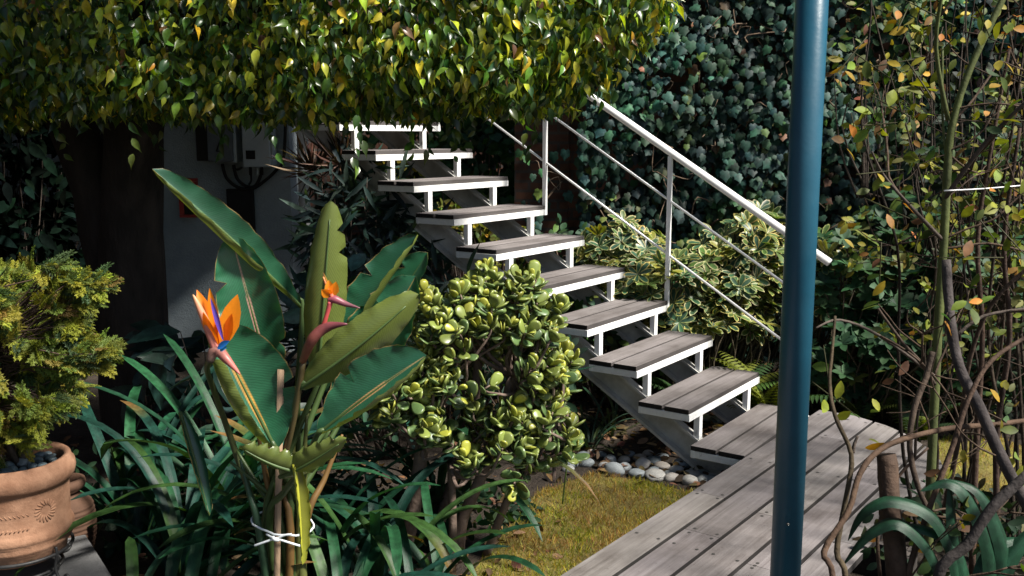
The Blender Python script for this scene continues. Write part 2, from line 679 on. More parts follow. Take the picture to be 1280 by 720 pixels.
YAW = 2.5297
U = np.array([math.cos(YAW), math.sin(YAW), 0])
V_ = np.array([-U[1], U[0], 0]) * -1
V_ = np.array([math.sin(YAW), -math.cos(YAW), 0])
P0 = np.array([1.1205, 4.4824, 0])
STW, STD, RUN, RISE, T0Z = .952, .281, .2959, .18, .176


def st(x, y, z=0.):
    return P0 + V_ * x + U * y + np.array([0, 0, z])


def inside(poly, P):
    n = len(poly)
    c = np.zeros(len(P), bool)
    j = n - 1
    for i in range(n):
        xi, yi = poly[i]
        xj, yj = poly[j]
        k = ((yi > P[:, 1]) != (yj > P[:, 1])) & (P[:, 0] < (xj - xi) * (P[:, 1] - yi) / (yj - yi + 1e-12) + xi)
        c ^= k
        j = i
    return c


lawn_polys = [
    [(-.75, 2.3), (-.35, 3.0), (-.12, 3.7), (.12, 4.45), (.42, 4.72), (.66, 4.60), (.98, 4.36), (.885, 4.15), (.14, 3.19), (-.6, 2.2)],
    [(2.12, 4.95), (2.15, 4.5), (2.5, 4.4), (2.9, 4.7), (2.8, 5.3), (2.5, 5.35)],
]
for q, poly in enumerate(lawn_polys):
    m = MB()
    m.faces([(x, y, .006) for x, y in poly], [tuple(range(len(poly)))[::1]])
    o = m.build('lawn', M['turf'])
    tag(o, ['yellow green mossy lawn beside the wooden deck', 'small strip of lawn beyond the curved deck end'][q], 'lawn', kind='structure')
m = MB()
for poly, n in zip(lawn_polys, (26000, 3000)):
    a = np.array(poly)
    P = rng.uniform(a.min(0), a.max(0), (n * 3, 2))
    P = P[inside(poly, P)][:n]
    dens = np.array([noise.noise((x * 5, y * 5, 0)) for x, y in P])
    P = P[dens > rng.uniform(-.9, .25, len(P))]
    k = len(P)
    D = nrm(np.concatenate([rng.normal(0, .55, (k, 2)), np.ones((k, 1))], 1))
    pt = np.array([noise.noise((x * 3.2, y * 3.2, 4)) + .6 * noise.noise((x * 9, y * 9, 2)) for x, y in P])[:, None]
    ca = choose([(.20, .21, .022), (.34, .30, .035), (.11, .15, .02)], [3, 4, 2], k)
    cb = choose([(.34, .24, .06), (.26, .15, .06), (.20, .16, .04)], [3, 2, 2], k)
    c = tint(np.where(pt > rng.normal(.02, .18, (k, 1)), cb, ca), k)
    m.scatter(T_GRASS, np.c_[P, np.full(k, .004)], D, rand_dirs(k), rng.uniform(.014, .04, k), c)
tag(m.build('grass', M['grass']), 'short yellow green grass and moss of the lawn', 'grass', kind='stuff')

# fallen leaves
m = MB()
n = 2600
P = np.array([st(rng.uniform(-.2, 3.2), rng.uniform(-.1, 2.2)) for _ in range(n)])
P2 = np.c_[rng.uniform(-2.6, .3, 700), rng.uniform(2.4, 5.6, 700), np.zeros(700)]
P = np.concatenate([P, P2])
P[:, 2] = rng.uniform(.006, .03, len(P))
n = len(P)
Xd = nrm(np.c_[rng.normal(size=(n, 2)), rng.normal(0, .35, n)])
m.scatter(T_OVAL, P, Xd, nrm(np.c_[rng.normal(0, .5, (n, 2)), np.ones(n)]), rng.uniform(.03, .075, n),
          tint(choose([(.11, .06, .03), (.2, .12, .06), (.06, .035, .02), (.3, .2, .1)], [4, 3, 3, 1], n), n))
tag(m.build('leaf_litter', M['litter']), 'brown fallen leaves lying under the stairs and shrubs', 'leaf litter', kind='stuff')

# ================================================================== DECK
DROT = -.032
deck = thing('wooden_deck', P0, 'grey weathered wooden plank deck with a rounded far end', 'deck', world=False, rz=math.atan2(V_[1], V_[0]) + DROT)
OUT = [(1.03, .02), (1.03, -.2), (.946, -.4), (.844, -.53), (.693, -.664), (.493, -.784), (.15, -.875), (-.6, -.94), (-4.6, -.945)]
DZ = .170


def xmax(y):
    for (x0, y0), (x1, y1) in zip(OUT[:-1], OUT[1:]):
        if y1 <= y <= y0:
            return x0 + (x1 - x0) * (y0 - y) / (y0 - y1 + 1e-9)
    return None


def prism_z(mb, poly, z0, z1, col):
    n = len(poly)
    v = [(x, y, z0) for x, y in poly] + [(x, y, z1) for x, y in poly]
    area = sum(poly[i][0] * poly[(i + 1) % n][1] - poly[(i + 1) % n][0] * poly[i][1] for i in range(n))
    if area < 0:
        v = [(x, y, z0) for x, y in poly[::-1]] + [(x, y, z1) for x, y in poly[::-1]]
    mb.faces(v, [tuple(range(n - 1, -1, -1)), tuple(range(n, 2 * n))], col, smooth=False)
    mb.faces(v, [(i, (i + 1) % n, n + (i + 1) % n, n + i) for i in range(n)], np.array(col) * .16, smooth=False)


m = MB()
scr = MB()
y = -.004
joints = [[-.55], [-.95, .55], [-.62], [-1.1, .2], [-.7], [-1.2, .1]]
joist_x = [-3.3, -2.75, -2.2, -1.65, -1.1, -.55, 0.0, .5, .93]
bi = 0
while y - .146 > -.96:
    y0, y1 = y, y - .146
    if y1 < -.944:
        y1 = -.944
    xs = [-4.5] + sorted(joints[bi % 6]) + [None]
    for a, b in zip(xs[:-1], xs[1:]):
        shade = random.uniform(.86, 1.14)
        c = np.array([shade, shade * random.uniform(.97, 1.02), shade * random.uniform(.96, 1.03)])
        if b is None:
            ys = np.linspace(y1 + .0005, y0, 6)
            poly = [(a + .001, y0), (a + .001, y1)] + [(xmax(min(q, .01)), q) for q in ys]
        else:
            poly = [(a + .001, y0), (a + .001, y1), (b - .001, y1), (b - .001, y0)]
        prism_z(m, poly, DZ - .026, DZ, c)
    for jx in joist_x + [q + s for q in joints[bi % 6] for s in (-.025, .025)]:
        if jx in (-2.75, -1.65, -.55, .5):
            continue
        for yy in (y0 - .03, y0 - .125):
            if yy > -.93 and jx < xmax(yy) - .03:
                a = np.linspace(0, 2 * np.pi, 10, endpoint=False)
                scr.faces(np.c_[jx + .007 * np.cos(a), yy + .007 * np.sin(a), np.full(10, DZ + .0015)], [tuple(range(10))])
    y -= .162
    bi += 1
m.build('planks', M['wood'], deck)
scr.build('screws', M['screw'], deck)
m = MB()
for jx in joist_x:
    ym = -.9 if jx < -.3 else (-.78 if jx < .4 else -.5 if jx < .7 else -.36)
    m.box((jx - .02, ym, .0), (jx + .02, -.03, DZ - .029), (.35, .33, .32))
m.box((-4.4, -.045, .0), (.99, -.012, DZ - .028), (.4, .38, .36))
m.box((-4.4, -.93, .0), (-.5, -.905, DZ - .028), (.4, .38, .36))
m.build('joists', M['wood'], deck)

# ================================================================== STAIRCASE
stair = thing('staircase', P0, 'open white metal staircase with grey plank treads and a handrail', 'staircase', world=False, rz=math.atan2(V_[1], V_[0]))
NT = 13
SL = RISE / RUN


def prism_yz(mb, poly, x0, x1, col=(1, 1, 1), mat=0):
    n = len(poly)
    area = sum(poly[i][0] * poly[(i + 1) % n][1] - poly[(i + 1) % n][0] * poly[i][1] for i in range(n))
    if area < 0:
        poly = poly[::-1]
    v = [(x0, a, b) for a, b in poly] + [(x1, a, b) for a, b in poly]
    f = [tuple(range(n - 1, -1, -1)), tuple(range(n, 2 * n))] + [(i, (i + 1) % n, n + (i + 1) % n, n + i) for i in range(n)]
    mb.faces(v, f, col, mat, smooth=False)


def ztop(y):
    return T0Z - .02 + (y - STD) * SL


for x0 in (.125, .775):
    m = MB()
    ya, yb = .03, NT * RUN + .12

    def zc(y):
        return max(ztop(y), .0)
    dv = .165
    yg = STD - (T0Z - .02) / SL          # top edge meets the ground
    yl = yg + dv / SL                     # lower edge meets the ground
    th = .016
    prism_yz(m, [(yg, ztop(yg)), (yb, ztop(yb)), (yb, ztop(yb) - dv), (yl, ztop(yl) - dv)], x0 + .046, x0 + .055)
    prism_yz(m, [(yg, ztop(yg) + .001), (yb, ztop(yb) + .001), (yb, ztop(yb) - th), (yg + th / SL, ztop(yg + th / SL) - th)], x0, x0 + .0455)
    prism_yz(m, [(yl - th / SL, ztop(yl - th / SL) - dv + th), (yb, ztop(yb) - dv + th), (yb, ztop(yb) - dv - .001), (yl, ztop(yl) - dv - .001)], x0, x0 + .0455)
    m.box((x0 - .01, yg - .02, 0), (x0 + .07, yl + .04, .012))
    m.build('stringer', M['stringer'], stair)

for k in range(NT):
    z, y = T0Z + RISE * k, RUN * k
    jx = random.uniform(-.004, .004)
    m = MB()
    bw = (STD - .014) / 2
    for q in range(2):
        s = random.uniform(.84, 1.12)
        yy = y + q * (bw + .014)
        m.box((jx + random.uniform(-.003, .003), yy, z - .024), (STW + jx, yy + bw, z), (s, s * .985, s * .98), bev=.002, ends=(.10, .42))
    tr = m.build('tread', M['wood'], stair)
    f = MB()
    zb, ft = z - .0255, .036
    f.box((0, y - .004, zb - ft), (STW, y + .014, zb), bev=.002)
    f.box((0, y + STD - .02, zb - ft), (STW, y + STD, zb), bev=.002)
    f.box((.001, y + .0145, zb - ft + .001), (.019, y + STD - .0205, zb - .001), bev=.002)
    f.box((STW - .019, y + .0145, zb - ft + .001), (STW - .001, y + STD - .0205, zb - .001), bev=.002)
    f.build('tread_frame', M['white'], tr)
    for x0 in (.130, .785):
        p = MB()
        p.box((x0, y - .002, max(ztop(y + .015) - .004, .002)), (x0 + .038, y + .030, zb - ft - .0005), bev=.002)
        p.build('support_post', M['white'], tr)

hr = None
m = MB()
HR = .865
xr = STW + .012
m.tube([(xr, -.07, T0Z + HR - .07 * SL + .02), (xr, 3, T0Z + HR + 3 * SL + .02), (xr, NT * RUN, T0Z + HR + NT * RUN * SL + .02)], .022, 16, smoothpath=False)
hr = m.build('handrail', M['rail'], stair)
for k in (0, 3, 6, 9, 12):
    z, y = T0Z + RISE * k, RUN * k
    if k == 0:
        y += .085
    b = MB()
    b.box((STW + .001, y - .003, z - .062), (STW + .023, y + .022, z + HR + .003 + (.085 * SL if k == 0 else 0)), bev=.002)
    b.build('baluster', M['rail'], hr)
for h in (.60, .275):
    b = MB()
    ya, yb = .10, NT * RUN
    b.tube([(xr, ya, T0Z + h + ya * SL), (xr, yb, T0Z + h + yb * SL)], .0075, 8, smoothpath=False)
    b.build('rod', M['cable'], hr)

# ================================================================== BLUE POST + PORCH ROOF
px = at(1001, 300, 2.62)
bp = MB()
rr = .0425
H = 2.92
bp.tube([(px[0], px[1], DZ + .002), (px[0], px[1], H)], rr, 40, smoothpath=False)
post = thing('blue_post', (px[0], px[1], DZ), 'petrol blue round steel post standing in front of the deck', 'post')
pb = bp.build('pole', M['blue'], post)
b = MB()
b.tube([(px[0], px[1], DZ + .0015), (px[0], px[1], DZ + .012)], .085, 32, smoothpath=False)
b.build('base_plate', M['blue'], post)
b = MB()
a = np.array([px[0] - .012, px[1] - rr + .0005, at(998, 648, 2.62)[2]])
b.tube([a, a + [0, -.003, 0]], .004, 10, smoothpath=False)
b.build('bolt', M['screw'], post)

# ================================================================== STONES
def pebble_mesh(seed):
    bm = bmesh.new()
    bmesh.ops.create_icosphere(bm, subdivisions=3, radius=1)
    off = Vector((seed * 7.3, seed * 3.1, 0))
    for v in bm.verts:
        d = 1 + .20 * noise.noise(v.co * .9 + off) + .07 * noise.noise(v.co * 2.2 + off)
        v.co = v.co * d
    me = bpy.data.meshes.new('river_stone')
    bm.to_mesh(me)
    bm.free()
    for p in me.polygons:
        p.use_smooth = True
    return me


stone_me = [pebble_mesh(i) for i in range(5)]
peb_me = [m_.copy() for m_ in stone_me]
for a in stone_me:
    a.materials.append(M['stone'])
for a in peb_me:
    a.materials.append(M['pebble'])
STONES = [(135, 560, 40), (108, 540, 34), (120, 585, 30), (215, 560, 36), (200, 520, 36), (245, 500, 30), (330, 540, 36), (350, 595, 50), (400, 540, 34),
          (405, 575, 32), (480, 530, 36), (468, 614, 46), (490, 565, 42), (555, 545, 44), (545, 592, 30), (555, 622, 50), (592, 570, 36), (640, 630, 42),
          (660, 592, 40), (690, 565, 46), (745, 610, 40), (730, 650, 40), (795, 640, 34), (300, 572, 32), (165, 540, 26), (285, 510, 26), (840, 640, 34),
          (800, 600, 30), (840, 480, 30), (815, 330, 30), (860, 340, 34), (905, 330, 30), (620, 600, 24), (520, 505, 28), (430, 510, 26), (590, 520, 30)]
for i, (x, y, s) in enumerate(STONES):
    X, Y = 680 + x / 4, 440 + y / 4 + 3
    p = ground_at(X, Y)
    r = s / 4 / FOC * np.linalg.norm(p - [0, 0, EYE]) * .92
    o = bpy.data.objects.new('river_stone', stone_me[i % 5])
    COL.objects.link(o)
    o.scale = (r * random.uniform(1.0, 1.3), r * random.uniform(.8, 1.0), r * random.uniform(.55, .8))
    o.rotation_euler = (random.uniform(-.2, .2), random.uniform(-.2, .2), random.uniform(-.7, .7))
    o.location = (p[0], p[1] + r * .3, o.scale[2] * .42)
    tag(o, 'rounded grey river stone in the stone edging between the lawn and the stairs', 'stone', 'river stones edging the lawn')

# ================================================================== WALLS
bw = thing('brick_wall', (3.4, 7.3, 0), 'old brown brick wall with a pier, mostly hidden by ivy', 'brick wall')
WD = nrm(np.array([6.8, -.9, 0]))             # along the wall, left to right
W0 = np.array([.02, 7.65, 0])
WN = np.array([WD[1], -WD[0], 0])            # towards the camera
ang = math.atan2(WD[1], WD[0])


def wall_box(name, p, length, thick, z0, z1, mat, parent):
    """box whose front face starts at p and runs along WD"""
    m = MB()
    m.box((0, 0, z0), (length, thick, z1))
    o = m.build(name, mat)
    o.location = np.asarray(p) - np.array(parent['_w'])
    o.rotation_euler = (0, 0, ang)
    o.parent = parent
    return o


wall_box('wall', W0 - WN * .0 + np.array([0, .12, 0]), 8.5, .3, 0, 3.9, M['brick'], bw)
wall_box('pier', W0, .42, .118, 0, 3.9, M['brick'], bw)
b2 = MB()
b2.box((-2.2, 9.0, 0), (.3, 9.25, 3.8))
tag(b2.build('brick_wall', M['brick']), 'dark brick wall set back behind the top of the stairs', 'brick wall')

b3 = MB()
b3.box((-5.3, -1.5, 0), (-5.05, 7.5, 4.2))  # added wall out of view, reduces sky light from the left
tag(b3.build('brick_wall', M['brick']), 'added brick wall out of view on the left that cuts the sky light', 'brick wall')
hs = thing('white_building', (-4, 7.6, 0), 'grey white rendered building wall behind the tree on the left', 'building')
b = MB()
b.box((-7.5, 7.55, 0), (-1.72, 7.85, 3.9))
b.build('wall', M['stucco'], hs)
b = MB()
b.box((-7.5, 5.85, 3.02), (-.72, 7.54, 3.14), bev=.01)
b.box((-.719, 6.45, 3.02), (1.2, 7.2, 3.14), bev=.01)
b.build('added_shade_slab', M['concrete'], hs)  # added slabs above the view that keep sun off the walls below


def wbox(parent, name, x0, y0, x1, y1, Y, depth, mat, bev=.004, col=(1, 1, 1)):
    a, c = at(x0, y1, Y), at(x1, y0, Y)
    m = MB()
    m.box((a[0], Y, a[2]), (c[0], Y + depth, c[2]), col, bev=bev)
    return m.build(name, mat, parent)


YW = 7.55
# electric meter box
e = thing('meter_box', at(320, 180, 7.4), 'pale grey wall box with a small dark window, cables looping below it', 'meter box')
wbox(e, 'case', 304, 118, 334, 209, 7.38, .168, M['boxmetal'], .012)
wbox(e, 'window', 307.5, 188, 318.5, 199, 7.374, .008, M['darkpanel'], .001)
wbox(e, 'side_rib', 330, 120, 338, 207, 7.41, .13, M['boxmetal'], .006)
for xx in (313, 322, 327):
    m = MB()
    p = at(xx, 209, 7.44)
    m.tube([p, p + [0, 0, -.06]], .012, 10, smoothpath=False)
    m.build('cable_gland', M['boxmetal'] if xx == 322 else M['blackcable'], e)
e2 = thing('electric_cabinet', at(277, 170, 7.4), 'dark grey electric cabinet with a triangular warning sign', 'electric cabinet')
wbox(e2, 'case', 260, 122, 288, 202, 7.40, .148, M['boxdark'], .010)
wbox(e2, 'side_rib', 288.5, 130, 293, 203, 7.42, .127, M['boxmetal'], .003)
m = MB()
tri = [at(274.5, 177, 7.394), at(270.5, 189, 7.394), at(278.5, 189, 7.394)]
for i in range(3):
    m.tube([tri[i], tri[(i + 1) % 3]], .0045, 6, smoothpath=False)
bolt = [at(275, 180.5, 7.394), at(273.6, 184.5, 7.394), at(275.4, 184.3, 7.394), at(274.2, 187.5, 7.394)]
m.tube(bolt, .003, 5, smoothpath=False)
m.build('warning_sign', M['blackcable'], e2)
wf = thing('window_frame', at(252, 160, 7.5), 'black narrow framed opening left of the electric cabinet', 'window')
wbox(wf, 'frame', 246, 120, 262, 201, 7.52, .04, M['blackcable'], .004)
e3 = thing('hose_cabinet', at(232, 245, 7.5), 'black panel with a dark red frame on the wall', 'hose cabinet')
wbox(e3, 'panel', 228, 227, 242, 268, 7.515, .04, M['darkpanel'], .002)
for q in ((224.5, 223, 245, 226.5), (224.5, 268.5, 245, 272), (224.5, 226.8, 227.7, 268.2), (242.3, 226.8, 245, 268.2)):
    wbox(e3, 'frame_bar', *q, 7.505, .05, M['redframe'], .002)
e4 = MB()
a, c = at(285, 293, 7.5), at(315.5, 236, 7.5)
e4.box((a[0], 7.5, a[2]), (c[0], 7.552, c[2]), bev=.006)
tag(e4.build('black_panel', M['darkpanel']), 'plain black rectangular panel on the wall below the meter box', 'panel')
m = MB()
for pts in ([(278, 205), (283, 222), (297, 234), (315, 236), (331, 226), (345, 213), (354, 200), (357, 150), (357, 110)],
            [(292, 206), (296, 222), (306, 232), (318, 233), (325, 222), (327, 213)],
            [(291, 210), (297, 212), (303, 209)], [(313, 212), (314, 225), (311, 231)]):
    m.tube([at(x, y, 7.49) for x, y in pts], .013 if len(pts) > 4 else .008, 8)
tag(m.build('electric_cable', M['blackcable']), 'black electric cables looping below the wall boxes', 'cable')
m = MB()
p = at(379, 200, 7.2)
m.tube([(p[0], 7.2, 0), (p[0], 7.2, 3.6)], .042, 20, smoothpath=False)
tag(m.build('drain_pipe', M['pipe']), 'white vertical drain pipe at the corner of the wall', 'pipe')

# ================================================================== FICUS TREE (overhanging clipped crown)
tree = thing('ficus_tree', (-2.05, 5.2, 0), 'clipped tree with a dense overhanging crown of small glossy leaves', 'tree')
m = MB()
m.tube([(-2.08, 5.25, -.05), (-2.08, 5.22, .5), (-2.05, 5.2, 1.2), (-1.9, 5.0, 1.9), (-1.6, 4.75, 2.6)], [.22, .185, .165, .14, .09], 16, rough=.03)
m.tube([(-2.12, 5.3, .1), (-2.2, 5.3, 1.0), (-2.3, 5.1, 1.8), (-2.7, 4.8, 2.6)], [.17, .14, .12, .08], 14, rough=.03)
for _ in range(34):
    a = np.array([rng.uniform(-2.6, -1.6), 5.1, rng.uniform(1.9, 2.6)])
    b_ = np.array([rng.uniform(-4.3, .4), rng.uniform(4.15, 5.2), rng.uniform(1.95, 2.8)])
    m.tube([a, (a + b_) / 2 + rng.normal(0, .12, 3), b_], [.045, .028, .008], 6)
m.build('trunk', M['bark'], tree)

CC, CH = np.array([-1.92, 4.62, 2.42]), np.array([2.68, .70, .66])


def crown_surface(n, p=3.6):
    d = rng.normal(size=(n * 2, 3)) / CH ** 0
    q = rng.uniform(-1, 1, (n, 3))
    ax = rng.choice(6, n, p=np.array([1.2, 1.2, 4.2, 1.8, 3.0, 4.2]) / 15.6)
    for i, (k, s) in enumerate(((0, 1), (0, -1), (1, -1), (1, 1), (2, 1), (2, -1))):
        q[ax == i, k] = s
    r = (np.abs(q) ** p).sum(1) ** (1 / p)
    q = q / r[:, None]
    nn = nrm(np.sign(q) * np.abs(q) ** (p - 1) / CH)
    return CC + q * CH, nn


cr = MB()
n = 62000
P, N = crown_surface(n)
dep = rng.gamma(1.3, .12, n)
lump = np.array([noise.noise(Vector(p * 1.7)) * .55 + noise.noise(Vector(p * 4.5)) * .35 for p in P])
P = P - N * (dep - .24 * lump)[:, None] + rng.normal(0, .03, (n, 3))
P[:, 2] += np.clip(P[:, 0] + .05, 0, 1) ** 1.1 * .26 * np.clip((2.9 - P[:, 2]) / 1.0, 0, 1)
zl = 1.80 + .13 * np.array([noise.noise((p[0] * 2.2, p[1] * 2.2, 1)) for p in P])
low = P[:, 2] < zl
P[low, 2] = zl[low] + rng.uniform(0, .16, low.sum())
keep = lump > rng.uniform(-.42, .06, n)
P, N = P[keep], N[keep]
n = len(P)
X = nrm(N * .45 + np.array([0, 0, -.75]) + rng.normal(0, .45, (n, 3)))
Nn = nrm(N * .7 + np.array([0, 0, .5]) + rng.normal(0, .45, (n, 3)))
c = tint(choose([(.026, .065, .018), (.075, .14, .020), (.27, .30, .024), (.50, .38, .03), (.18, .09, .04)], [3.4, 4, 3.6, .6, .12], n), n, .3, .1)
cr.scatter(T_FICUS, P, X, Nn, rng.uniform(.038, .080, n), c)
# hanging twigs along the lower edge
for _ in range(110):
    x = rng.uniform(-4.3, .1)
    p = np.array([x, rng.uniform(3.98, 4.6), 1.88 + rng.uniform(-.06, .12)])
    L = rng.uniform(.06, .26)
    k = rng.integers(4, 11)
    pts = p + np.c_[np.cumsum(rng.normal(0, .012, (k, 2)), 0), -np.linspace(0, L, k)]
    cr.scatter(T_FICUS, pts, nrm(np.c_[rng.normal(0, .6, (k, 2)), -np.ones(k)]), nrm(rng.normal(0, .5, (k, 3)) + [0, -1, .3]), rng.uniform(.042, .074, k),
               tint(choose([(.03, .065, .014), (.08, .11, .018)], [3, 1], k), k))
cr.build('crown', M['ficus'], tree)

# ================================================================== TWO ADDED TREES, outside the frame, placed to shade the left foreground and the right-hand wall
def added_shade_tree(root, cc, ch, n, label):
    t2 = thing('added_shade_tree', root, label, 'tree')
    root, cc, ch = np.array(root, float), np.array(cc, float), np.array(ch, float)
    fork = root * .35 + cc * .65
    m = MB()
    m.tube([root, root * .7 + fork * .3 + [.03, .03, .2], fork, cc], [.2, .16, .12, .05], 14, rough=.03)
    for _ in range(18):
        e_ = cc + rand_dirs(1)[0] * ch * .85
        m.tube([fork, (fork + e_) / 2 + rng.normal(0, .15, 3), e_], [.06, .035, .01], 6)
    m.build('trunk', M['bark'], t2)
    m = MB()
    d = rand_dirs(n)
    P = cc + d * (rng.uniform(.1, 1, n) ** .4)[:, None] * ch
    k_ = np.array([noise.noise(Vector(p * 1.6)) for p in P]) > -.22
    P, d = P[k_], d[k_]
    n = len(P)
    m.scatter(T_FICUS, P, nrm(d * .3 + rng.normal(0, .5, (n, 3)) + [0, 0, -.4]), nrm(rng.normal(0, .5, (n, 3)) + [0, 0, 1]), rng.uniform(.10, .16, n), tint(choose([(.03, .07, .02), (.06, .11, .02)], [1, 1], n), n))
    m.build('crown', M['ficus'], t2)


added_shade_tree((-3.6, .9, -.02), (-1.3, 2.45, 4.45), (1.75, 1.5, .75), 10000, 'added unseen tree whose high crown shades the left foreground')
added_shade_tree((5.9, 6.3, -.02), (5.7, 6.3, 3.6), (1.3, 1.4, 1.5), 9000, 'added unseen tree beyond the right edge that shades the ivy wall')

# ================================================================== IVY
ivy = thing('ivy', (3.4, 7.2, 0), 'dark green ivy covering the brick wall behind the stairs', 'ivy')
m = MB()
n = 30000
s = rng.uniform(.0, 8.3, n)
z = rng.uniform(0, 3.95, n)
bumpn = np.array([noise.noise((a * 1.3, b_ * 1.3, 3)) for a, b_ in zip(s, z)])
gap = np.array([noise.noise((a * 3.1, b_ * 3.1, 9)) for a, b_ in zip(s, z)])
keep = (gap > rng.uniform(-.85, -.05, n)) & ~((s < .52) & (z < 2.25) & (rng.uniform(0, 1, n) < .93))
s, z, bumpn = s[keep], z[keep], bumpn[keep]
n = len(s)
P = W0 + WD * s[:, None] + WN * (rng.uniform(.0, .22, n) + .20 * bumpn + .02)[:, None]
P[:, 2] = z
X = nrm(np.c_[rng.normal(0, .36, n), rng.normal(0, .2, n) - .3, -.9 + rng.normal(0, .3, n)])
Nn = nrm(WN * 1.0 + np.array([0, 0, .45]) + rng.normal(0, .25, (n, 3)))
c = tint(choose([(.013, .042, .034), (.019, .058, .040), (.030, .076, .036), (.08, .12, .025), (.16, .09, .05)], [5, 5, 2.5, .5, .16], n), n, .35, .12)
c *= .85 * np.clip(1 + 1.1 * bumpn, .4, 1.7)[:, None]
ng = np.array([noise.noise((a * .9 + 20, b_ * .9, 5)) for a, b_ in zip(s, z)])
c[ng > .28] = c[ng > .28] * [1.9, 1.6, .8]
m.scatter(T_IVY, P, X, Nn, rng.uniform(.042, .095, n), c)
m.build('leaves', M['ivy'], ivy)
m = MB()
for _ in range(420):
    s0, z0 = rng.uniform(.3, 8.2), rng.uniform(0, 3.6)
    k = rng.integers(4, 8)
    q = np.cumsum(np.c_[rng.normal(0, .09, k), rng.normal(.05, .10, k)], 0) + [s0, z0]
    off = rng.uniform(.05, .24, k)
    pts = W0 + WD * q[:, :1] + WN * off[:, None]
    pts[:, 2] = q[:, 1]
    m.tube(pts, rng.uniform(.002, .006), 5, (2.0, 1.8, 1.5), sub=3)
m.build('stems', M['branch'], ivy)


# ================================================================== generic plants
def recurse(mb, p, d, L, r, depth, tips, spread=.6, up=.25, kids=3, col=(1, 1, 1), shrink=.68):
    k = 4
    pts = [p]
    dd = d.copy()
    for i in range(k):
        dd = nrm(dd + rng.normal(0, .16, 3) + np.array([0, 0, up * .18]))
        pts.append(pts[-1] + dd * L / k)
    mb.tube(pts, np.linspace(r, r * .68, k + 1), 7 if r > .012 else 5, col, sub=2)
    if depth == 0:
        tips.append((pts[-1], dd))
        return
    for j in range(kids):
        nd_ = nrm(dd + rng.normal(0, spread, 3) + np.array([0, 0, up * .5]))
        start = pts[-1] if j < 2 else pts[-2]
        recurse(mb, start, nd_, L * shrink * rng.uniform(.75, 1.2), r * .62, depth - 1, tips, spread, up, kids, col, shrink)


def strap_leaf(mb, base, az, e0, e1, L, w, col, twist=0, tipw=.5, rows=14, pin=None):
    t = np.linspace(0, 1, rows)
    el = e0 + (e1 - e0) * t ** 1.2
    azs = az + twist * t
    d = np.c_[np.cos(el) * np.cos(azs), np.cos(el) * np.sin(azs), np.sin(el)]
    P = np.asarray(base) + np.concatenate([[np.zeros(3)], np.cumsum(d[:-1] * L / (rows - 1), 0)])
    side = np.c_[-np.sin(azs), np.cos(azs), np.zeros(rows)]
    nor = np.cross(d, side)
    hw = w * np.minimum(1, .55 + 1.6 * t) * np.where(t > .8, np.sqrt(np.clip(1 - ((t - .8) / .2) ** 2, 0, 1)) * .95 + .05, 1)
    V, U_ = [], []
    cols = (-1, -.5, 0, .5, 1)
    for i in range(rows):
        for s in cols:
            V.append(P[i] + side[i] * s * hw[i] + nor[i] * (abs(s) - .3) * hw[i] * .32)
            U_.append((t[i], s))
    F = []
    for i in range(rows - 1):
        for j in range(4):
            a = i * 5 + j
            F.append((a, a + 1, a + 6, a + 5))
    C = np.tile(np.asarray(col, float), (len(V), 1))
    C[2::5] *= .8
    if rng.uniform() < .16:                      # dry brown tip
        C[-10:] = np.array([.16, .09, .03])
        C[-15:-10] = C[-15:-10] * .5 + np.array([.08, .06, .015])
    mb.faces(V, F, C, uv=U_)


STRAP_COLS = [(.012, .060, .030), (.016, .075, .030), (.010, .048, .034), (.035, .085, .02)]


def strap_plant(name, root, n, Lr, wr, label, cat, group=None, e0=(1.0, 1.5), e1=(-1.1, .2), az=None, cols=STRAP_COLS, whole=False, clear=None):
    t = thing(name, root, label, cat, group)
    mbw = MB()
    for i in range(n):
        m = mbw if whole else MB()
        a = rng.uniform(0, 2 * np.pi) if az is None else rng.uniform(*az)
        while clear is not None and math.cos(a - clear) > .35:
            a = rng.uniform(0, 2 * np.pi)
        b0 = np.asarray(root) + np.array([math.cos(a), math.sin(a), 0]) * rng.uniform(.0, .05)
        strap_leaf(m, b0, a, rng.uniform(*e0), rng.uniform(*e1), rng.uniform(*Lr), rng.uniform(*wr) / 2,
                   np.array(cols[rng.integers(len(cols))]) * rng.uniform(.7, 1.3), rng.normal(0, .35))
        if not whole:
            m.build('leaf', M['strap'], t)
    if whole:
        mbw.build('foliage', M['strap'], t)
    return t

# ================================================================== BIRD OF PARADISE
SROOT = np.array([-.71, 2.86, 0.])
sp = thing('bird_of_paradise', SROOT, 'large bird of paradise plant with paddle leaves and two orange flowers, tied with string', 'plant')
TIEZ = at(335, 655, 2.86)[2]


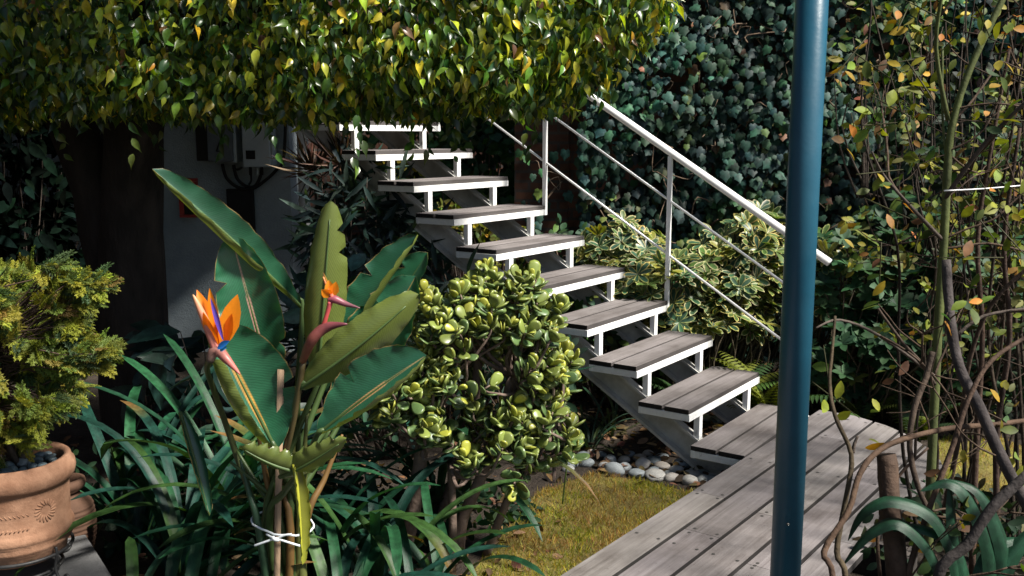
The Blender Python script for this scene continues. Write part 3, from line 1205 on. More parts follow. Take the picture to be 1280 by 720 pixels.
def strel_leaf(b, t, W, N, fold=(30, 30), bend=.05, ruffle=.006, rib=(.55, .28, .17), col=(.020, .108, .052), edge=(.32, .20, .07), stalk=True, peak=.45, curl=0., stalkcol=(.05, .085, .025), name='leaf'):
    b, t = np.asarray(b, float), np.asarray(t, float)
    L = np.linalg.norm(t - b)
    X = (t - b) / L
    N = np.asarray(N, float)
    N = nrm(N - X * (N @ X))
    S = np.cross(N, X)
    nr = 34
    cols = np.array([-1, -.965, -.85, -.7, -.53, -.36, -.2, -.075, -.05, 0, .05, .075, .2, .36, .53, .7, .85, .965, 1])
    offs = {}
    for s in cols:                # cross-section: each half curls up towards the upper face
        aa = np.linspace(0, abs(s), 24)
        th = R(fold[0] if s > 0 else fold[1]) * aa ** 1.3 + R(8) * np.minimum(1, aa * 6)
        offs[s] = (np.sign(s) * np.trapz(np.cos(th), aa), np.trapz(np.sin(th), aa))
    ph = rng.uniform(0, 6.28, 4)
    tears = [(rng.integers(8, nr - 5), rng.choice([-1, 1]), rng.uniform(.25, .5)) for _ in range(rng.integers(0, 4))] if W > .06 else []
    V, C, UVs = [], [], []
    for i in range(nr):
        q = i / (nr - 1)
        # half width: narrow at the base, broad, rounded tip
        qq = q ** (math.log(.5) / math.log(peak))
        w = W * (max(0, math.sin(math.pi * min(1, qq))) ** (.75 if qq < .5 else .5) * .97 + .03 * (1 - q))
        P = b + X * L * q + N * (bend * 4 * q * (1 - q) - curl * q ** 3) * L
        for s in cols:
            ruf = ruffle * abs(s) ** 3 * (math.sin(q * 38 + ph[0] + (2 if s > 0 else 0)) + .6 * math.sin(q * 71 + ph[1]))
            a = abs(s)
            s_key = s
            for ti, ts, td in tears:
                if i == ti and np.sign(s) == ts and a > .5:
                    s_key = ts * .53 if td > .38 else ts * .7 if a > .7 else s
            P2 = P + S * (offs[s_key][0] * w) + N * (offs[s_key][1] * w + ruf) + S * (rng.normal(0, .0012) if a == 1 else 0)
            V.append(P2)
            k = .85 + .25 * math.sin(3 * q + ph[2])
            if a < .03 or (a < .06 and q < .65):
                cc = np.array(rib) * (1 - .5 * q) + np.array(col) * 1.6 * (.5 * q)
            elif a > .97:
                cc = np.array(edge)
            else:
                cc = np.array(col) * k
            C.append(cc)
            UVs.append((q * 2.2 + .5 * a, s))
    F = []
    n = len(cols)
    for i in range(nr - 1):
        for j in range(n - 1):
            a = i * n + j
            F.append((a, a + n, a + n + 1, a + 1))
    m = MB()
    m.faces(V, F, np.array(C), uv=UVs)
    lf = m.build(name, M['strel'], sp)
    # midrib ridge below the blade and the stalk down to the root
    rbm = MB()
    q = np.linspace(0, .9, 10)
    rib_p = np.array([b + X * L * k + N * (bend * 4 * k * (1 - k) - curl * k ** 3 - .004) * L for k in q])
    rbm.tube(rib_p, np.linspace(.0065, .0015, 10), 8, np.array(stalkcol) * 1.3, sub=2)
    rbm.build('midrib', M['strelback'], lf)
    if stalk:
        sm = MB()
        r0 = SROOT + np.r_[rng.uniform(-.07, .07), rng.uniform(-.05, .05), 0]
        r1 = np.array([SROOT[0], SROOT[1], TIEZ]) + np.r_[rng.uniform(-.06, .06), rng.uniform(-.05, .05), 0]
        sm.tube([r0, r1, r1 * .45 + b * .55 + [0, 0, .02], b, b + X * .03], [.017, .012, .010, .008, .006], 10, stalkcol)
        sm.build('leaf_stalk', M['strelback'], sp)
    return lf


strel_leaf(at(378, 385, 2.92), at(190, 211, 2.70), .066, (.50, -.80, .25), (150, 25), .04, .005, rib=(.12, .16, .04), peak=.52)
strel_leaf(at(347, 505, 2.86), at(289, 294, 2.80), .098, (.16, -.93, .32), (25, 38), .03, .007, rib=(.70, .36, .30), peak=.58)
strel_leaf(at(397, 480, 2.82), at(414, 250, 2.80), .080, (-.15, .9, .25), (50, 75), -.03, .004, peak=.45)
strel_leaf(at(418, 450, 3.00), at(523, 294, 3.00), .088, (-.45, -.70, .55), (40, 95), .03, .004, rib=(.10, .16, .06), peak=.5)
strel_leaf(at(462, 440, 3.08), at(535, 316, 3.06), .085, (-.45, -.75, .3), (45, 45), .03, .004, rib=(.08, .12, .04), peak=.55)
strel_leaf(at(424, 530, 2.98), at(520, 345, 2.96), .125, (-.25, -.87, .4), (35, 35), .02, .006, rib=(.68, .32, .06), peak=.5)
strel_leaf(at(374, 486, 2.72), at(522, 374, 2.66), .080, (.30, .80, .45), (45, 60), -.05, .005, peak=.5, curl=-.08)
strel_leaf(at(396, 544, 2.66), at(533, 444, 2.62), .108, (-.15, -.80, .55), (35, 100), .03, .004, rib=(.68, .36, .15), peak=.55)
strel_leaf(at(345, 562, 2.74), at(264, 405, 2.74), .150, (.25, -.88, .30), (165, 30), .03, .006, rib=(.68, .33, .05), peak=.5)
strel_leaf(at(350, 596, 2.64), at(436, 538, 2.58), .050, (.2, .8, .4), (60, 60), -.12, .008, peak=.35, curl=.15, stalk=False)
strel_leaf(at(374, 590, 2.62), at(302, 552, 2.58), .055, (.2, .8, .4), (60, 60), -.10, .008, peak=.35, curl=.1)
strel_leaf(at(368, 580, 2.60), at(378, 706, 2.58), .034, (.8, -.5, 0), (80, 80), .02, .002, col=(.19, .20, .02), rib=(.30, .28, .04), edge=(.34, .30, .05), peak=.4, stalk=False, stalkcol=(.3, .3, .03))
strel_leaf(at(225, 515, 2.80), at(262, 645, 2.74), .035, (.7, -.6, .2), (90, 90), .02, .002, peak=.4, stalk=False)
for i in range(13):
    sm = MB()
    r0 = SROOT + np.r_[rng.uniform(-.09, .09), rng.uniform(-.07, .05), 0]
    r1 = np.array([SROOT[0], SROOT[1], TIEZ]) + np.r_[rng.uniform(-.075, .075), rng.uniform(-.07, .04), 0]
    e_ = at(rng.uniform(285, 430), rng.uniform(480, 600), rng.uniform(2.76, 2.95))
    sm.tube([r0, r1, r1 * .5 + e_ * .5, e_], [.017, .012, .009, .004], 9, np.array([(.05, .085, .025), (.03, .07, .035), (.10, .11, .03), (.16, .09, .03)][i % 4]))
    sm.build('leaf_stalk', M['strelback'], sp)


def petal(parent, b, t, W, N, col, fold=.3, bend=.0, name='petal', mat='petal'):
    m = MB()
    b, t = np.asarray(b), np.asarray(t)
    X = t - b
    L = np.linalg.norm(X)
    rows = [(0, .25), (.2, .7), (.45, 1), (.7, .8), (.88, .4), (1, .02)]
    T = blade_template([(q, w_ * W / L) for q, w_ in rows], 2, fold, bend)
    m.scatter(T, [b], [X], [N], [L], [col])
    return m.build(name, M[mat], parent)


def bract(parent, pts, rad, col1, col2, name='bract'):
    m = MB()
    m.tube(pts, rad, 12, col1, sub=4)
    n = len(m.c[0])
    q = np.linspace(0, 1, n)[:, None]
    m.c[0] = np.array(col1) * (1 - q) + np.array(col2) * q
    return m.build(name, M['bract'], parent)


def flower(name='flower'):
    o = bpy.data.objects.new(name, None)
    COL.objects.link(o)
    o.parent = sp
    o['_w'] = list(sp['_w'])
    return o


OR, OR2 = (.85, .26, .012), (.78, .20, .01)
fy = 2.60
f1 = flower()
bract(f1, [at(262, 452, fy), at(270, 437, fy), at(284, 450, fy), at(300, 468, fy - .03)], [.011, .017, .012, .0015], (.12, .10, .08), (.52, .14, .12))
bract(f1, [at(271, 440, fy), at(258, 405, fy), at(246, 378, fy), at(241, 368, fy)], [.012, .012, .007, .001], (.55, .16, .15), (.62, .35, .16))
petal(f1, at(272, 428, fy), at(246, 362, fy + .03), .020, (.4, -.9, .1), OR2)
petal(f1, at(274, 430, fy), at(262, 360, fy + .01), .017, (-.2, -.9, .1), OR)
petal(f1, at(278, 432, fy), at(297, 368, fy - .01), .028, (.2, -.95, .1), OR, .2)
petal(f1, at(282, 430, fy), at(290, 392, fy - .02), .016, (-.3, -.95, .1), OR2, .2)
petal(f1, at(272, 432, fy), at(254, 390, fy - .02), .018, (-.4, -.9, .1), OR)
petal(f1, at(279, 425, fy - .02), at(263, 372, fy - .025), .007, (.2, -.9, 0), (.09, .05, .35), .5, name='tongue')
petal(f1, at(272, 436, fy - .02), at(287, 426, fy - .035), .010, (.1, -.8, .5), (.02, .18, .62), .4, name='tongue')
petal(f1, at(275, 438, fy - .02), at(284, 434, fy - .035), .008, (.1, -.8, .5), (.03, .25, .60), .4, name='tongue')
sm = MB()
sm.tube([SROOT + [-.05, .04, 0], at(322, 655, 2.90), at(296, 570, 2.93), at(268, 490, 2.86), at(259, 462, fy + .08), at(264, 448, fy)], [.013, .011, .010, .009, .008, .010], 10, (.07, .085, .03))
sm.build('flower_stalk', M['strelback'], f1)
f2 = flower()
fy = 2.66
bract(f2, [at(378, 452, fy + .04), at(390, 425, fy), at(408, 409, fy), at(434, 405, fy - .02)], [.010, .016, .015, .002], (.22, .07, .04), (.13, .03, .05))
bract(f2, [at(410, 376, fy), at(418, 374, fy), at(432, 380, fy), at(450, 385, fy - .02)], [.006, .012, .008, .001], (.30, .05, .08), (.20, .10, .12))
bract(f2, [at(404, 408, fy), at(409, 392, fy), at(413, 377, fy)], [.007, .006, .008], (.38, .05, .04), (.45, .08, .09))
bract(f2, [at(416, 373, fy), at(410, 360, fy), at(404, 346, fy)], [.007, .006, .002], (.60, .12, .10), (.70, .30, .10))
petal(f2, at(413, 368, fy), at(404, 340, fy), .008, (-.5, -.8, .1), (.80, .45, .25))
petal(f2, at(414, 370, fy), at(402, 362, fy - .02), .015, (-.3, -.9, .2), OR)
petal(f2, at(415, 371, fy), at(420, 352, fy - .01), .014, (.3, -.9, .2), OR)
petal(f2, at(413, 369, fy), at(411, 350, fy - .01), .014, (.1, -.95, .2), (.85, .33, .03))
sm = MB()
sm.tube([SROOT + [.05, 0, 0], at(345, 655, 2.84), at(368, 520, 2.74), at(379, 452, fy + .04)], [.013, .011, .009, .009], 10, (.10, .075, .03))
sm.build('flower_stalk', M['strelback'], f2)

m = MB()
a, b_ = at(351, 461, 2.74), at(346, 720, 2.80)
m.tube([a, b_, [b_[0], b_[1] + .02, .0]], .0135, 4, smoothpath=False)
tag(m.build('wooden_stake', M['stake']), 'square wooden stake standing among the bird of paradise stalks', 'stake')
m = MB()
ring = []
for q in np.linspace(0, 2 * np.pi, 28):
    ring.append(np.array([SROOT[0] + .094 * math.cos(q), SROOT[1] - .012 + .090 * math.sin(q), TIEZ + .01 - .018 * math.cos(q) + rng.normal(0, .002)]))
m.tube(ring, .0032, 6, sub=1)
k = np.array([SROOT[0] + .0, SROOT[1] - .108, TIEZ + .0])
m.tube([k + [-.03, .012, .008], k, k + [.03, -.004, .012], k + [.05, -.004, .014]], .0035, 6)
m.tube([k + [.0, 0, 0], k + [-.05, -.006, -.016], k + [-.062, -.006, -.02]], .0035, 6)
m.tube([k, k + [.05, -.006, -.014], k + [.082, -.006, -.024]], .0035, 6)
m.tube([k + [-.008, -.002, .004], k + [0, -.008, 0], k + [.01, -.002, -.004]], .006, 6)
tag(m.build('string_tie', M['string']), 'white string knotted around the bird of paradise stalks', 'string')

# ================================================================== JADE PLANT
JR = np.array([-.20, 3.72, 0])
jade = thing('jade_plant', JR, 'big jade plant with thick rounded yellow green leaves on brown trunks', 'plant')
br, lf = MB(), MB()
trunks = [
    ([(500, 712, 3.7), (512, 660, 3.68), (522, 600, 3.66), (530, 545, 3.64), (548, 480, 3.7)], .034),
    ([(566, 715, 3.62), (566, 650, 3.62), (563, 578, 3.60)], .019),
    ([(572, 712, 3.7), (578, 650, 3.68), (600, 600, 3.68), (622, 540, 3.7), (640, 470, 3.75)], .026),
    ([(608, 712, 3.75), (628, 640, 3.72), (652, 590, 3.7), (690, 545, 3.72)], .018),
    ([(540, 715, 3.8), (560, 620, 3.85), (590, 520, 3.85), (600, 420, 3.85)], .024),
    ([(430, 690, 3.62), (470, 678, 3.60), (510, 690, 3.62), (540, 700, 3.7)], .022),
]
nodes = []
for pts, r in trunks:
    Q = [at(*p) for p in pts]
    if pts[0][1] > 700:
        Q = [np.array([Q[0][0], Q[0][1], 0.])] + Q[1:]
    br.tube(Q, np.linspace(r, r * .72, len(Q)), 12, (1, 1, 1), rough=.03)
    nodes += Q[2:]
nodes = np.array(nodes)
cl = [(608, 450, 3.80, .355, .36, .39, 330), (640, 395, 3.8, .17, .22, .22, 60), (522, 500, 3.55, .15, .14, .15, 40), (682, 540, 3.70, .13, .20, .16, 40),
      (610, 545, 3.6, .18, .2, .12, 22), (640, 580, 3.62, .10, .15, .10, 16)]
for cx, cy, Y, rx, ry, rz, n in cl:
    c0 = at(cx, cy, Y)
    n = int(n * 1.25)
    for i in range(n):
        d = rand_dirs(1)[0]
        rad = rng.uniform(.55, 1.0) ** .5
        p = c0 + d * rad * np.array([rx, ry, rz])
        if noise.noise(Vector(p * 6.5)) < -.26 or noise.noise(Vector(d * 1.9 + np.array([cx, cy, 0]) * .01)) * .5 + .9 < rad:
            continue
        if n > 200 and p[2] < .62 and p[0] < -.16 + rng.normal(0, .04):
            continue
        ax = nrm(d * .55 + np.array([.05, -.15, .75]) + rng.normal(0, .3, 3))
        j = np.argmin(np.linalg.norm(nodes - p, axis=1) + rng.uniform(0, .2, len(nodes)))
        q = nodes[j]
        mid = q * .45 + p * .55 - [0, 0, .04] + rng.normal(0, .03, 3)
        br.tube([q, mid, p - ax * .03, p], [.011, .007, .0045, .003], 6, (1, 1, 1), sub=3)
        # rosette of opposite pairs
        tocam = nrm(np.array([0, -1, .25]))
        u1 = nrm(np.cross(ax, rng.normal(size=3)))
        u2 = np.cross(ax, u1)
        old = rng.uniform(0, 1)
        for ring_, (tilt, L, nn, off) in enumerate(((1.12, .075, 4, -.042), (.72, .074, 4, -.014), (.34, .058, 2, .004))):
            for k in range(nn):
                if rng.uniform() < (.12, .12, .25)[ring_]:
                    continue
                a = (k / nn + .125 * ring_) * 2 * np.pi + rng.normal(0, .22)
                o_ = u1 * math.cos(a) + u2 * math.sin(a)
                X = ax * math.cos(tilt) + o_ * math.sin(tilt) + rng.normal(0, .22, 3)
                Nn = ax * math.sin(tilt) - o_ * math.cos(tilt)
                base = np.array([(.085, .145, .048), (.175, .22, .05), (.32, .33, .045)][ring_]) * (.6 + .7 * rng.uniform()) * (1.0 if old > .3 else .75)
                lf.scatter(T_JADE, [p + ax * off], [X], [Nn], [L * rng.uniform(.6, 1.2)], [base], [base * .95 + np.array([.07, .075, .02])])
br.build('branches', M['jadebark'], jade)
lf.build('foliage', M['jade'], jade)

# ================================================================== VARIEGATED SHRUB + OTHERS BEHIND THE STAIRS
def whorl_shrub(name, blobs, label, cat, colA, colB, L, nleaf=8, T=T_SCHEF, mat='schef', root=None, probs=None):
    c0 = at(*blobs[0][:3])
    t = thing(name, (c0[0], c0[1], 0), label, cat)
    lf, br = MB(), MB()
    roots = [np.array([c0[0] + rng.uniform(-.5, .5), c0[1] + rng.uniform(-.2, .2), 0]) for _ in range(5)]
    for cx, cy, Y, rx, ry, rz, n in blobs:
        c = at(cx, cy, Y)
        for i in range(n):
            d = rand_dirs(1)[0]
            if d[1] > .4 and rng.uniform() < .6:
                d[1] *= -1
            p = c + d * rng.uniform(.4, 1) ** .4 * np.array([rx, ry, rz])
            ax = nrm(np.array([d[0] * .3, -.35, .75]) + rng.normal(0, .28, 3))
            r0 = roots[rng.integers(5)]
            r0 = np.array([r0[0] * .4 + p[0] * .6, r0[1] * .4 + p[1] * .6 + .1, 0])
            br.tube([r0, r0 * .5 + p * .5 + rng.normal(0, .06, 3), p], [.009, .006, .003], 5, (.8, .8, .6), sub=3)
            u1 = nrm(np.cross(ax, rng.normal(size=3)))
            u2 = np.cross(ax, u1)
            k = rng.integers(nleaf - 1, nleaf + 2)
            a = np.arange(k) / k * 2 * np.pi + rng.normal(0, .15, k)
            tl = rng.uniform(1.0, 1.45, k)
            o_ = np.cos(a)[:, None] * u1 + np.sin(a)[:, None] * u2
            X = ax * np.cos(tl)[:, None] + o_ * np.sin(tl)[:, None]
            Nn = ax * np.sin(tl)[:, None] - o_ * np.cos(tl)[:, None]
            ca = tint(choose(colA, probs or [1] * len(colA), 1).repeat(k, 0), k, .15, .08)
            cb = tint(choose(colB, [1] * len(colB), 1).repeat(k, 0), k, .15, .06)
            lf.scatter(T, np.tile(p, (k, 1)), X, Nn, rng.uniform(.75, 1.1, k) * L, ca, cb)
    lf.build('foliage', M[mat], t)
    br.build('stems', M['branch'], t)
    return t


whorl_shrub('variegated_shrub', [(860, 360, 6.05, .66, .28, .24, 120), (930, 330, 6.1, .32, .22, .28, 70), (780, 315, 6.3, .32, .2, .20, 46), (960, 300, 6.2, .18, .15, .2, 20), (880, 395, 5.95, .45, .2, .16, 50), (780, 370, 6.05, .24, .2, .22, 28), (1040, 340, 6.0, .2, .2, .3, 26)],
            'variegated shrub with cream edged leaf whorls behind the handrail', 'shrub',
            [(.03, .075, .04), (.07, .12, .03), (.20, .20, .03)], [(.52, .48, .26), (.60, .50, .16), (.34, .38, .14)], .106, probs=[4, 3, 1.4])
whorl_shrub('green_shrub', [(1090, 350, 5.9, .42, .3, .42, 120), (1150, 440, 5.6, .5, .35, .35, 130), (1060, 440, 5.7, .3, .3, .3, 60), (1240, 400, 5.4, .45, .35, .5, 90), (1230, 250, 5.8, .5, .3, .4, 60)],
            'dense shrub with small glossy green leaves beyond the curved deck end', 'shrub',
            [(.02, .055, .025), (.03, .075, .03), (.10, .12, .03)], [(.03, .07, .03)], .085, 7, T_OVAL, 'shrub', probs=[4, 4, 1])


def leaf_mass(name, blobs, T, L, cols, probs, label, cat, mat='shrub', stems=True, down=-.3, group=None, facing=(0, -1, .4)):
    c0 = at(*blobs[0][:3])
    t = thing(name, (c0[0], c0[1], 0), label, cat, group)
    lf, br = MB(), MB()
    for cx, cy, Y, rx, ry, rz, n in blobs:
        c = at(cx, cy, Y)
        d = rand_dirs(n)
        P = c + d * (rng.uniform(.15, 1, n) ** .45)[:, None] * np.array([rx, ry, rz])
        P[:, 2] = np.maximum(P[:, 2], .03)
        X = nrm(d * .5 + rng.normal(0, .5, (n, 3)) + [0, 0, down])
        Nn = nrm(np.array(facing) + rng.normal(0, .5, (n, 3)))
        lf.scatter(T, P, X, Nn, rng.uniform(.65, 1.15, n) * L, tint(choose(cols, probs, n), n))
        if stems:
            for i in range(max(4, n // 14)):
                p = P[rng.integers(n)]
                r0 = np.array([c[0] + (p[0] - c[0]) * .35, c[1] + .05, max(0, c[2] - rz - .6)])
                br.tube([r0, (r0 + p) / 2 + rng.normal(0, .05, 3), p], [.009, .006, .002], 5, sub=3)
    lf.build('foliage', M[mat], t)
    if stems:
        br.build('stems', M['branch'], t)
    return t


leaf_mass('climbing_vine', [(600, 200, 8.2, .5, .2, .55, 420), (575, 270, 8.0, .5, .2, .35, 260), (520, 190, 8.5, .7, .2, .7, 520), (600, 120, 8.5, .6, .2, .5, 300)], T_IVY, .11,
          [(.018, .055, .025), (.035, .09, .028), (.08, .13, .03)], [3, 3, 1], 'light green climbing vine behind the upper steps', 'vine')
leaf_mass('yellow_green_shrub', [(585, 275, 7.1, .30, .2, .16, 260), (510, 210, 7.3, .3, .2, .16, 120), (640, 320, 6.6, .25, .2, .25, 140)], T_OVAL, .07,
          [(.16, .16, .02), (.26, .20, .02), (.08, .11, .025)], [3, 1, 2], 'low yellow green shrub seen through the steps', 'shrub')
leaf_mass('low_green_shrub', [(760, 420, 5.9, .45, .25, .3, 350), (700, 330, 6.4, .35, .2, .3, 200)], T_OVAL, .075,
          [(.02, .05, .025), (.035, .075, .025), (.07, .10, .02)], [3, 3, 1], 'low dark green shrub below the far side of the stairs', 'shrub')
leaf_mass('bamboo_shrub', [(450, 290, 6.1, .38, .35, .5, 620), (440, 420, 5.8, .42, .35, .5, 520), (500, 330, 6.0, .3, .3, .4, 260), (560, 420, 5.4, .35, .3, .4, 320)], T_LANCE, .20,
          [(.014, .030, .028), (.022, .045, .038), (.035, .06, .045)], [4, 3, 1], 'dark shrub with thin narrow leaves between the wall and the stairs', 'shrub')
leaf_mass('broad_leaf_plant', [(250, 440, 4.6, .22, .2, .22, 34), (210, 470, 4.7, .2, .2, .2, 20), (310, 560, 4.2, .3, .2, .2, 26)], T_BIG, .22,
          [(.010, .030, .026), (.016, .042, .032)], [1, 1], 'dark plant with broad drooping leaves at the foot of the tree', 'plant', 'strap', facing=(0, -.6, .8))
leaf_mass('mottled_leaf_plant', [(420, 400, 4.8, .22, .15, .3, 26), (430, 340, 5.0, .15, .1, .2, 10)], T_BIG, .20,
          [(.02, .055, .045), (.04, .075, .06)], [1, 1], 'dark plant with large pointed leaves behind the bird of paradise', 'plant', 'strap', facing=(0, -.7, .7))
leaf_mass('blackened_hedge', [(-40, 260, 6.6, .9, .5, 1.1, 2000), (-190, 300, 6.4, .9, .6, 1.3, 1400)], T_BIG, .15,
          [(.002, .005, .0035), (.003, .008, .005)], [1, 1], 'hedge with leaves coloured near black as deep shade behind the potted conifer', 'hedge', 'dull')  # leaf colours sunk to near black, standing in for deep shade
leaf_mass('ground_cover', [(300, 640, 3.9, .7, .35, .14, 420), (480, 640, 3.9, .5, .3, .14, 300), (180, 600, 4.2, .6, .3, .16, 260), (600, 640, 4.2, .3, .25, .12, 160)], T_OVAL, .065,
          [(.010, .030, .016), (.018, .045, .02), (.03, .06, .02)], [2, 2, 1], 'low dark leafy ground cover between the strap leaved plants', 'ground cover', stems=False)
leaf_mass('under_stair_shrub', [(480, 470, 4.9, .4, .3, .35, 300), (640, 470, 4.9, .35, .25, .3, 260)], T_OVAL, .08,
          [(.012, .035, .02), (.02, .05, .025)], [1, 1], 'dark leafy undergrowth behind the jade plant', 'undergrowth')

# bronze tufts
for (x, y, Y, n, L, lab) in ((392, 215, 6.45, 60, .30, 'bronze spiky tuft on a thin stem beside the drain pipe'), (425, 205, 6.2, 60, .28, 'brown spiky tuft under the upper steps')):
    c = at(x, y, Y)
    t = thing('spiky_tuft', (c[0], c[1], 0), lab, 'plant')
    m = MB()
    d = nrm(rng.normal(size=(n, 3)) + [0, -.2, .5])
    m.scatter(T_LANCE, np.tile(c, (n, 1)), d, rand_dirs(n), rng.uniform(.6, 1.1, n) * L, tint(choose([(.10, .06, .045), (.16, .10, .07), (.07, .055, .05)], [1, 1, 1], n), n), width=.35)
    m.build('foliage', M['shrub'], t)
    s_ = MB()
    s_.tube([(c[0] + .03, c[1], 0), c * .5 + np.array([c[0] + .03, c[1], 0]) * .5 + [.02, 0, 0], c], [.014, .012, .008], 7)
    s_.build('stem', M['branch'], t)


# ferns
def fern(root, n, L, label, group, cols, az=None):
    t = thing('fern', root, label, 'fern', group)
    for i in range(n):
        m = MB()
        a = rng.uniform(0, 2 * np.pi) if az is None else rng.uniform(*az)
        k = 22
        tt = np.linspace(0, 1, k)
        el = rng.uniform(.9, 1.4) + (-1.3) * tt ** 1.3
        d = np.c_[np.cos(el) * math.cos(a), np.cos(el) * math.sin(a), np.sin(el)]
        ll = L * rng.uniform(.7, 1.1)
        P = np.asarray(root) + np.concatenate([[np.zeros(3)], np.cumsum(d[:-1] * ll / (k - 1), 0)])
        side = np.array([-math.sin(a), math.cos(a), 0])
        c = np.array(cols[rng.integers(len(cols))]) * rng.uniform(.7, 1.3)
        m.tube(P, np.linspace(.003, .001, k), 4, c * .7, sub=1)
        w = .16 * ll * np.sin(np.pi * np.clip(.12 + tt * .86, 0, 1)) ** .8
        for s in (-1, 1):
            X = side * s + d * .45 + np.array([0, 0, -.15])
            m.scatter(T_LANCE, P[2:], X[2:], np.cross(d, side)[2:], w[2:] * 1.2, np.tile(c, (k - 2, 1)), width=1.6)
        m.build('frond', M['shrub'], t)
    return t


for i, (x, y, Y, n, L) in enumerate([(905, 470, 5.75, 9, .5), (960, 468, 5.6, 8, .5), (860, 480, 5.9, 7, .45)]):
    p = at(x, y, Y)
    fern((p[0], p[1], 0), n, L * 1.3, ['fern with yellow tipped fronds behind the second lowest step', 'fern behind the blue post beside the lowest step', 'small fern below the far side of the stairs'][i],
         'ferns beside the stairs', [(.05, .10, .02), (.12, .14, .02), (.03, .07, .02)])
for i, (x, y, Y, n, L) in enumerate([(1075, 515, 5.5, 9, .42), (1150, 530, 5.2, 9, .42), (1040, 505, 5.7, 7, .36)]):
    p = at(x, y, Y)
    fern((p[0], p[1], 0), n, L, ['fern at the middle of the curved deck end', 'fern right of the curved deck end below the shrub', 'fern just right of the blue post at the deck end'][i],
         'ferns beyond the deck end', [(.04, .08, .02), (.08, .10, .02), (.025, .05, .02)])

# ================================================================== STRAP-LEAVED PLANTS
CL = 'strap leaved plants on the left'
for (x, Y, n, Lr, wr, lab) in [
    (225, 3.35, 30, (.70, 1.0), (.044, .060), 'strap leaved plant with long arching dark leaves right of the clay pot'),
    (150, 2.95, 8, (.28, .42), (.036, .05), 'strap leaved plant low in the corner beside the concrete block'),
    (310, 3.75, 20, (.70, 1.0), (.042, .058), 'strap leaved plant behind the bird of paradise stalks'),
    (470, 3.25, 13, (.55, .85), (.040, .056), 'strap leaved plant between the bird of paradise and the jade trunks'),
    (560, 3.15, 8, (.40, .58), (.034, .048), 'strap leaved plant in front of the jade trunks'),
    (425, 2.9, 13, (.5, .7), (.036, .052), 'strap leaved plant in front, right of the white string'),
    (545, 4.1, 11, (.6, .95), (.036, .052), 'strap leaved plant in shade behind the jade trunks'),
    (215, 2.85, 16, (.5, .72), (.038, .054), 'strap leaved plant in front of the bird of paradise stalks at the bottom edge'),
    (170, 3.75, 20, (.65, .95), (.040, .056), 'strap leaved plant behind the clay jar at the foot of the tree'),
    (395, 3.4, 18, (.6, .9), (.040, .056), 'strap leaved plant directly right of the bird of paradise stalks'),
    (515, 2.95, 8, (.42, .62), (.034, .048), 'strap leaved plant at the bottom edge below the jade plant')]:
    root = at(x, 640, Y) * [1, 1, 0]
    strap_plant('strap_leaf_plant', root, int(n * 1.2), (Lr[0] * 1.12, Lr[1] * 1.15), (wr[0] * .82, wr[1] * .86), lab, 'plant', CL, e0=(1.05, 1.52), e1=(-1.5, .2), clear=math.atan2(3.0 - Y, -1.6 - root[0]) if x < 230 else None)
rt = at(1190, 740, 2.75)
t = thing('strap_leaf_plant', (rt[0], rt[1], 0), 'plant with broad arching leaves at the right edge of the deck', 'plant')
for (x0, y0, pts, w_) in [
    (0, 0, [(1205, 770), (1192, 690), (1165, 642), (1115, 624), (1080, 640), (1060, 676)], .030),
    (0, 0, [(1195, 770), (1165, 690), (1125, 652), (1088, 666), (1054, 706)], .029),
    (0, 0, [(1215, 770), (1205, 705), (1185, 672), (1140, 657), (1116, 664)], .027),
    (0, 0, [(1240, 770), (1240, 690), (1216, 625), (1186, 602), (1150, 614)], .036),
    (0, 0, [(1250, 770), (1258, 700), (1246, 650), (1222, 612), (1180, 598)], .034),
    (0, 0, [(1225, 770), (1228, 720), (1250, 680), (1290, 672)], .028),
    (0, 0, [(1235, 770), (1262, 700), (1300, 650)], .03),
    (0, 0, [(1210, 775), (1204, 720), (1192, 650), (1187, 605)], .028)]:
    Q, _ = catmull(np.array([at(x, y, 2.62 + .02 * i) for i, (x, y) in enumerate(pts)]), np.ones(len(pts)), 5)
    m = MB()
    n = len(Q)
    tt = np.linspace(0, 1, n)
    T_ = nrm(np.gradient(Q, axis=0))
    S_ = nrm(np.cross(T_, [.1, -.55, 1.0]))
    Nn = np.cross(T_, S_)
    hw = .86 * w_ * np.minimum(1, .6 + tt) * (1 - np.maximum(0, (tt - .35) / .65) ** 1.9) + .001
    Vv = np.concatenate([(Q + S_ * s * hw[:, None] + Nn * abs(s) * .5 * hw[:, None])[:, None] for s in (-1, -.5, 0, .5, 1)], 1)
    F = [(i * 5 + j, i * 5 + j + 1, i * 5 + j + 6, i * 5 + j + 5) for i in range(n - 1) for j in range(4)]
    c = np.array([.010, .044, .022]) * rng.uniform(.7, 1.2)
    C = np.tile(c, (n * 5, 1))
    C[2::5] *= 1.25
    m.faces(Vv.reshape(-1, 3), F, C, uv=[(q_, s_) for q_ in tt for s_ in (-1, -.5, 0, .5, 1)])
    m.build('leaf', M['strap'], t)
for (x, y, lab, n) in ((738, 560, 'spiky narrow leaved plant beside the river stones', 38), (765, 545, 'small spiky plant at the foot of the left stringer', 22)):
    p = ground_at(x, y)
    strap_plant('spiky_plant', p, n, (.20, .36), (.010, .018), lab, 'plant', 'spiky plants by the stones', e0=(.3, 1.4), e1=(-.5, .4), cols=[(.02, .06, .03), (.04, .08, .05), (.06, .09, .03)], whole=True)
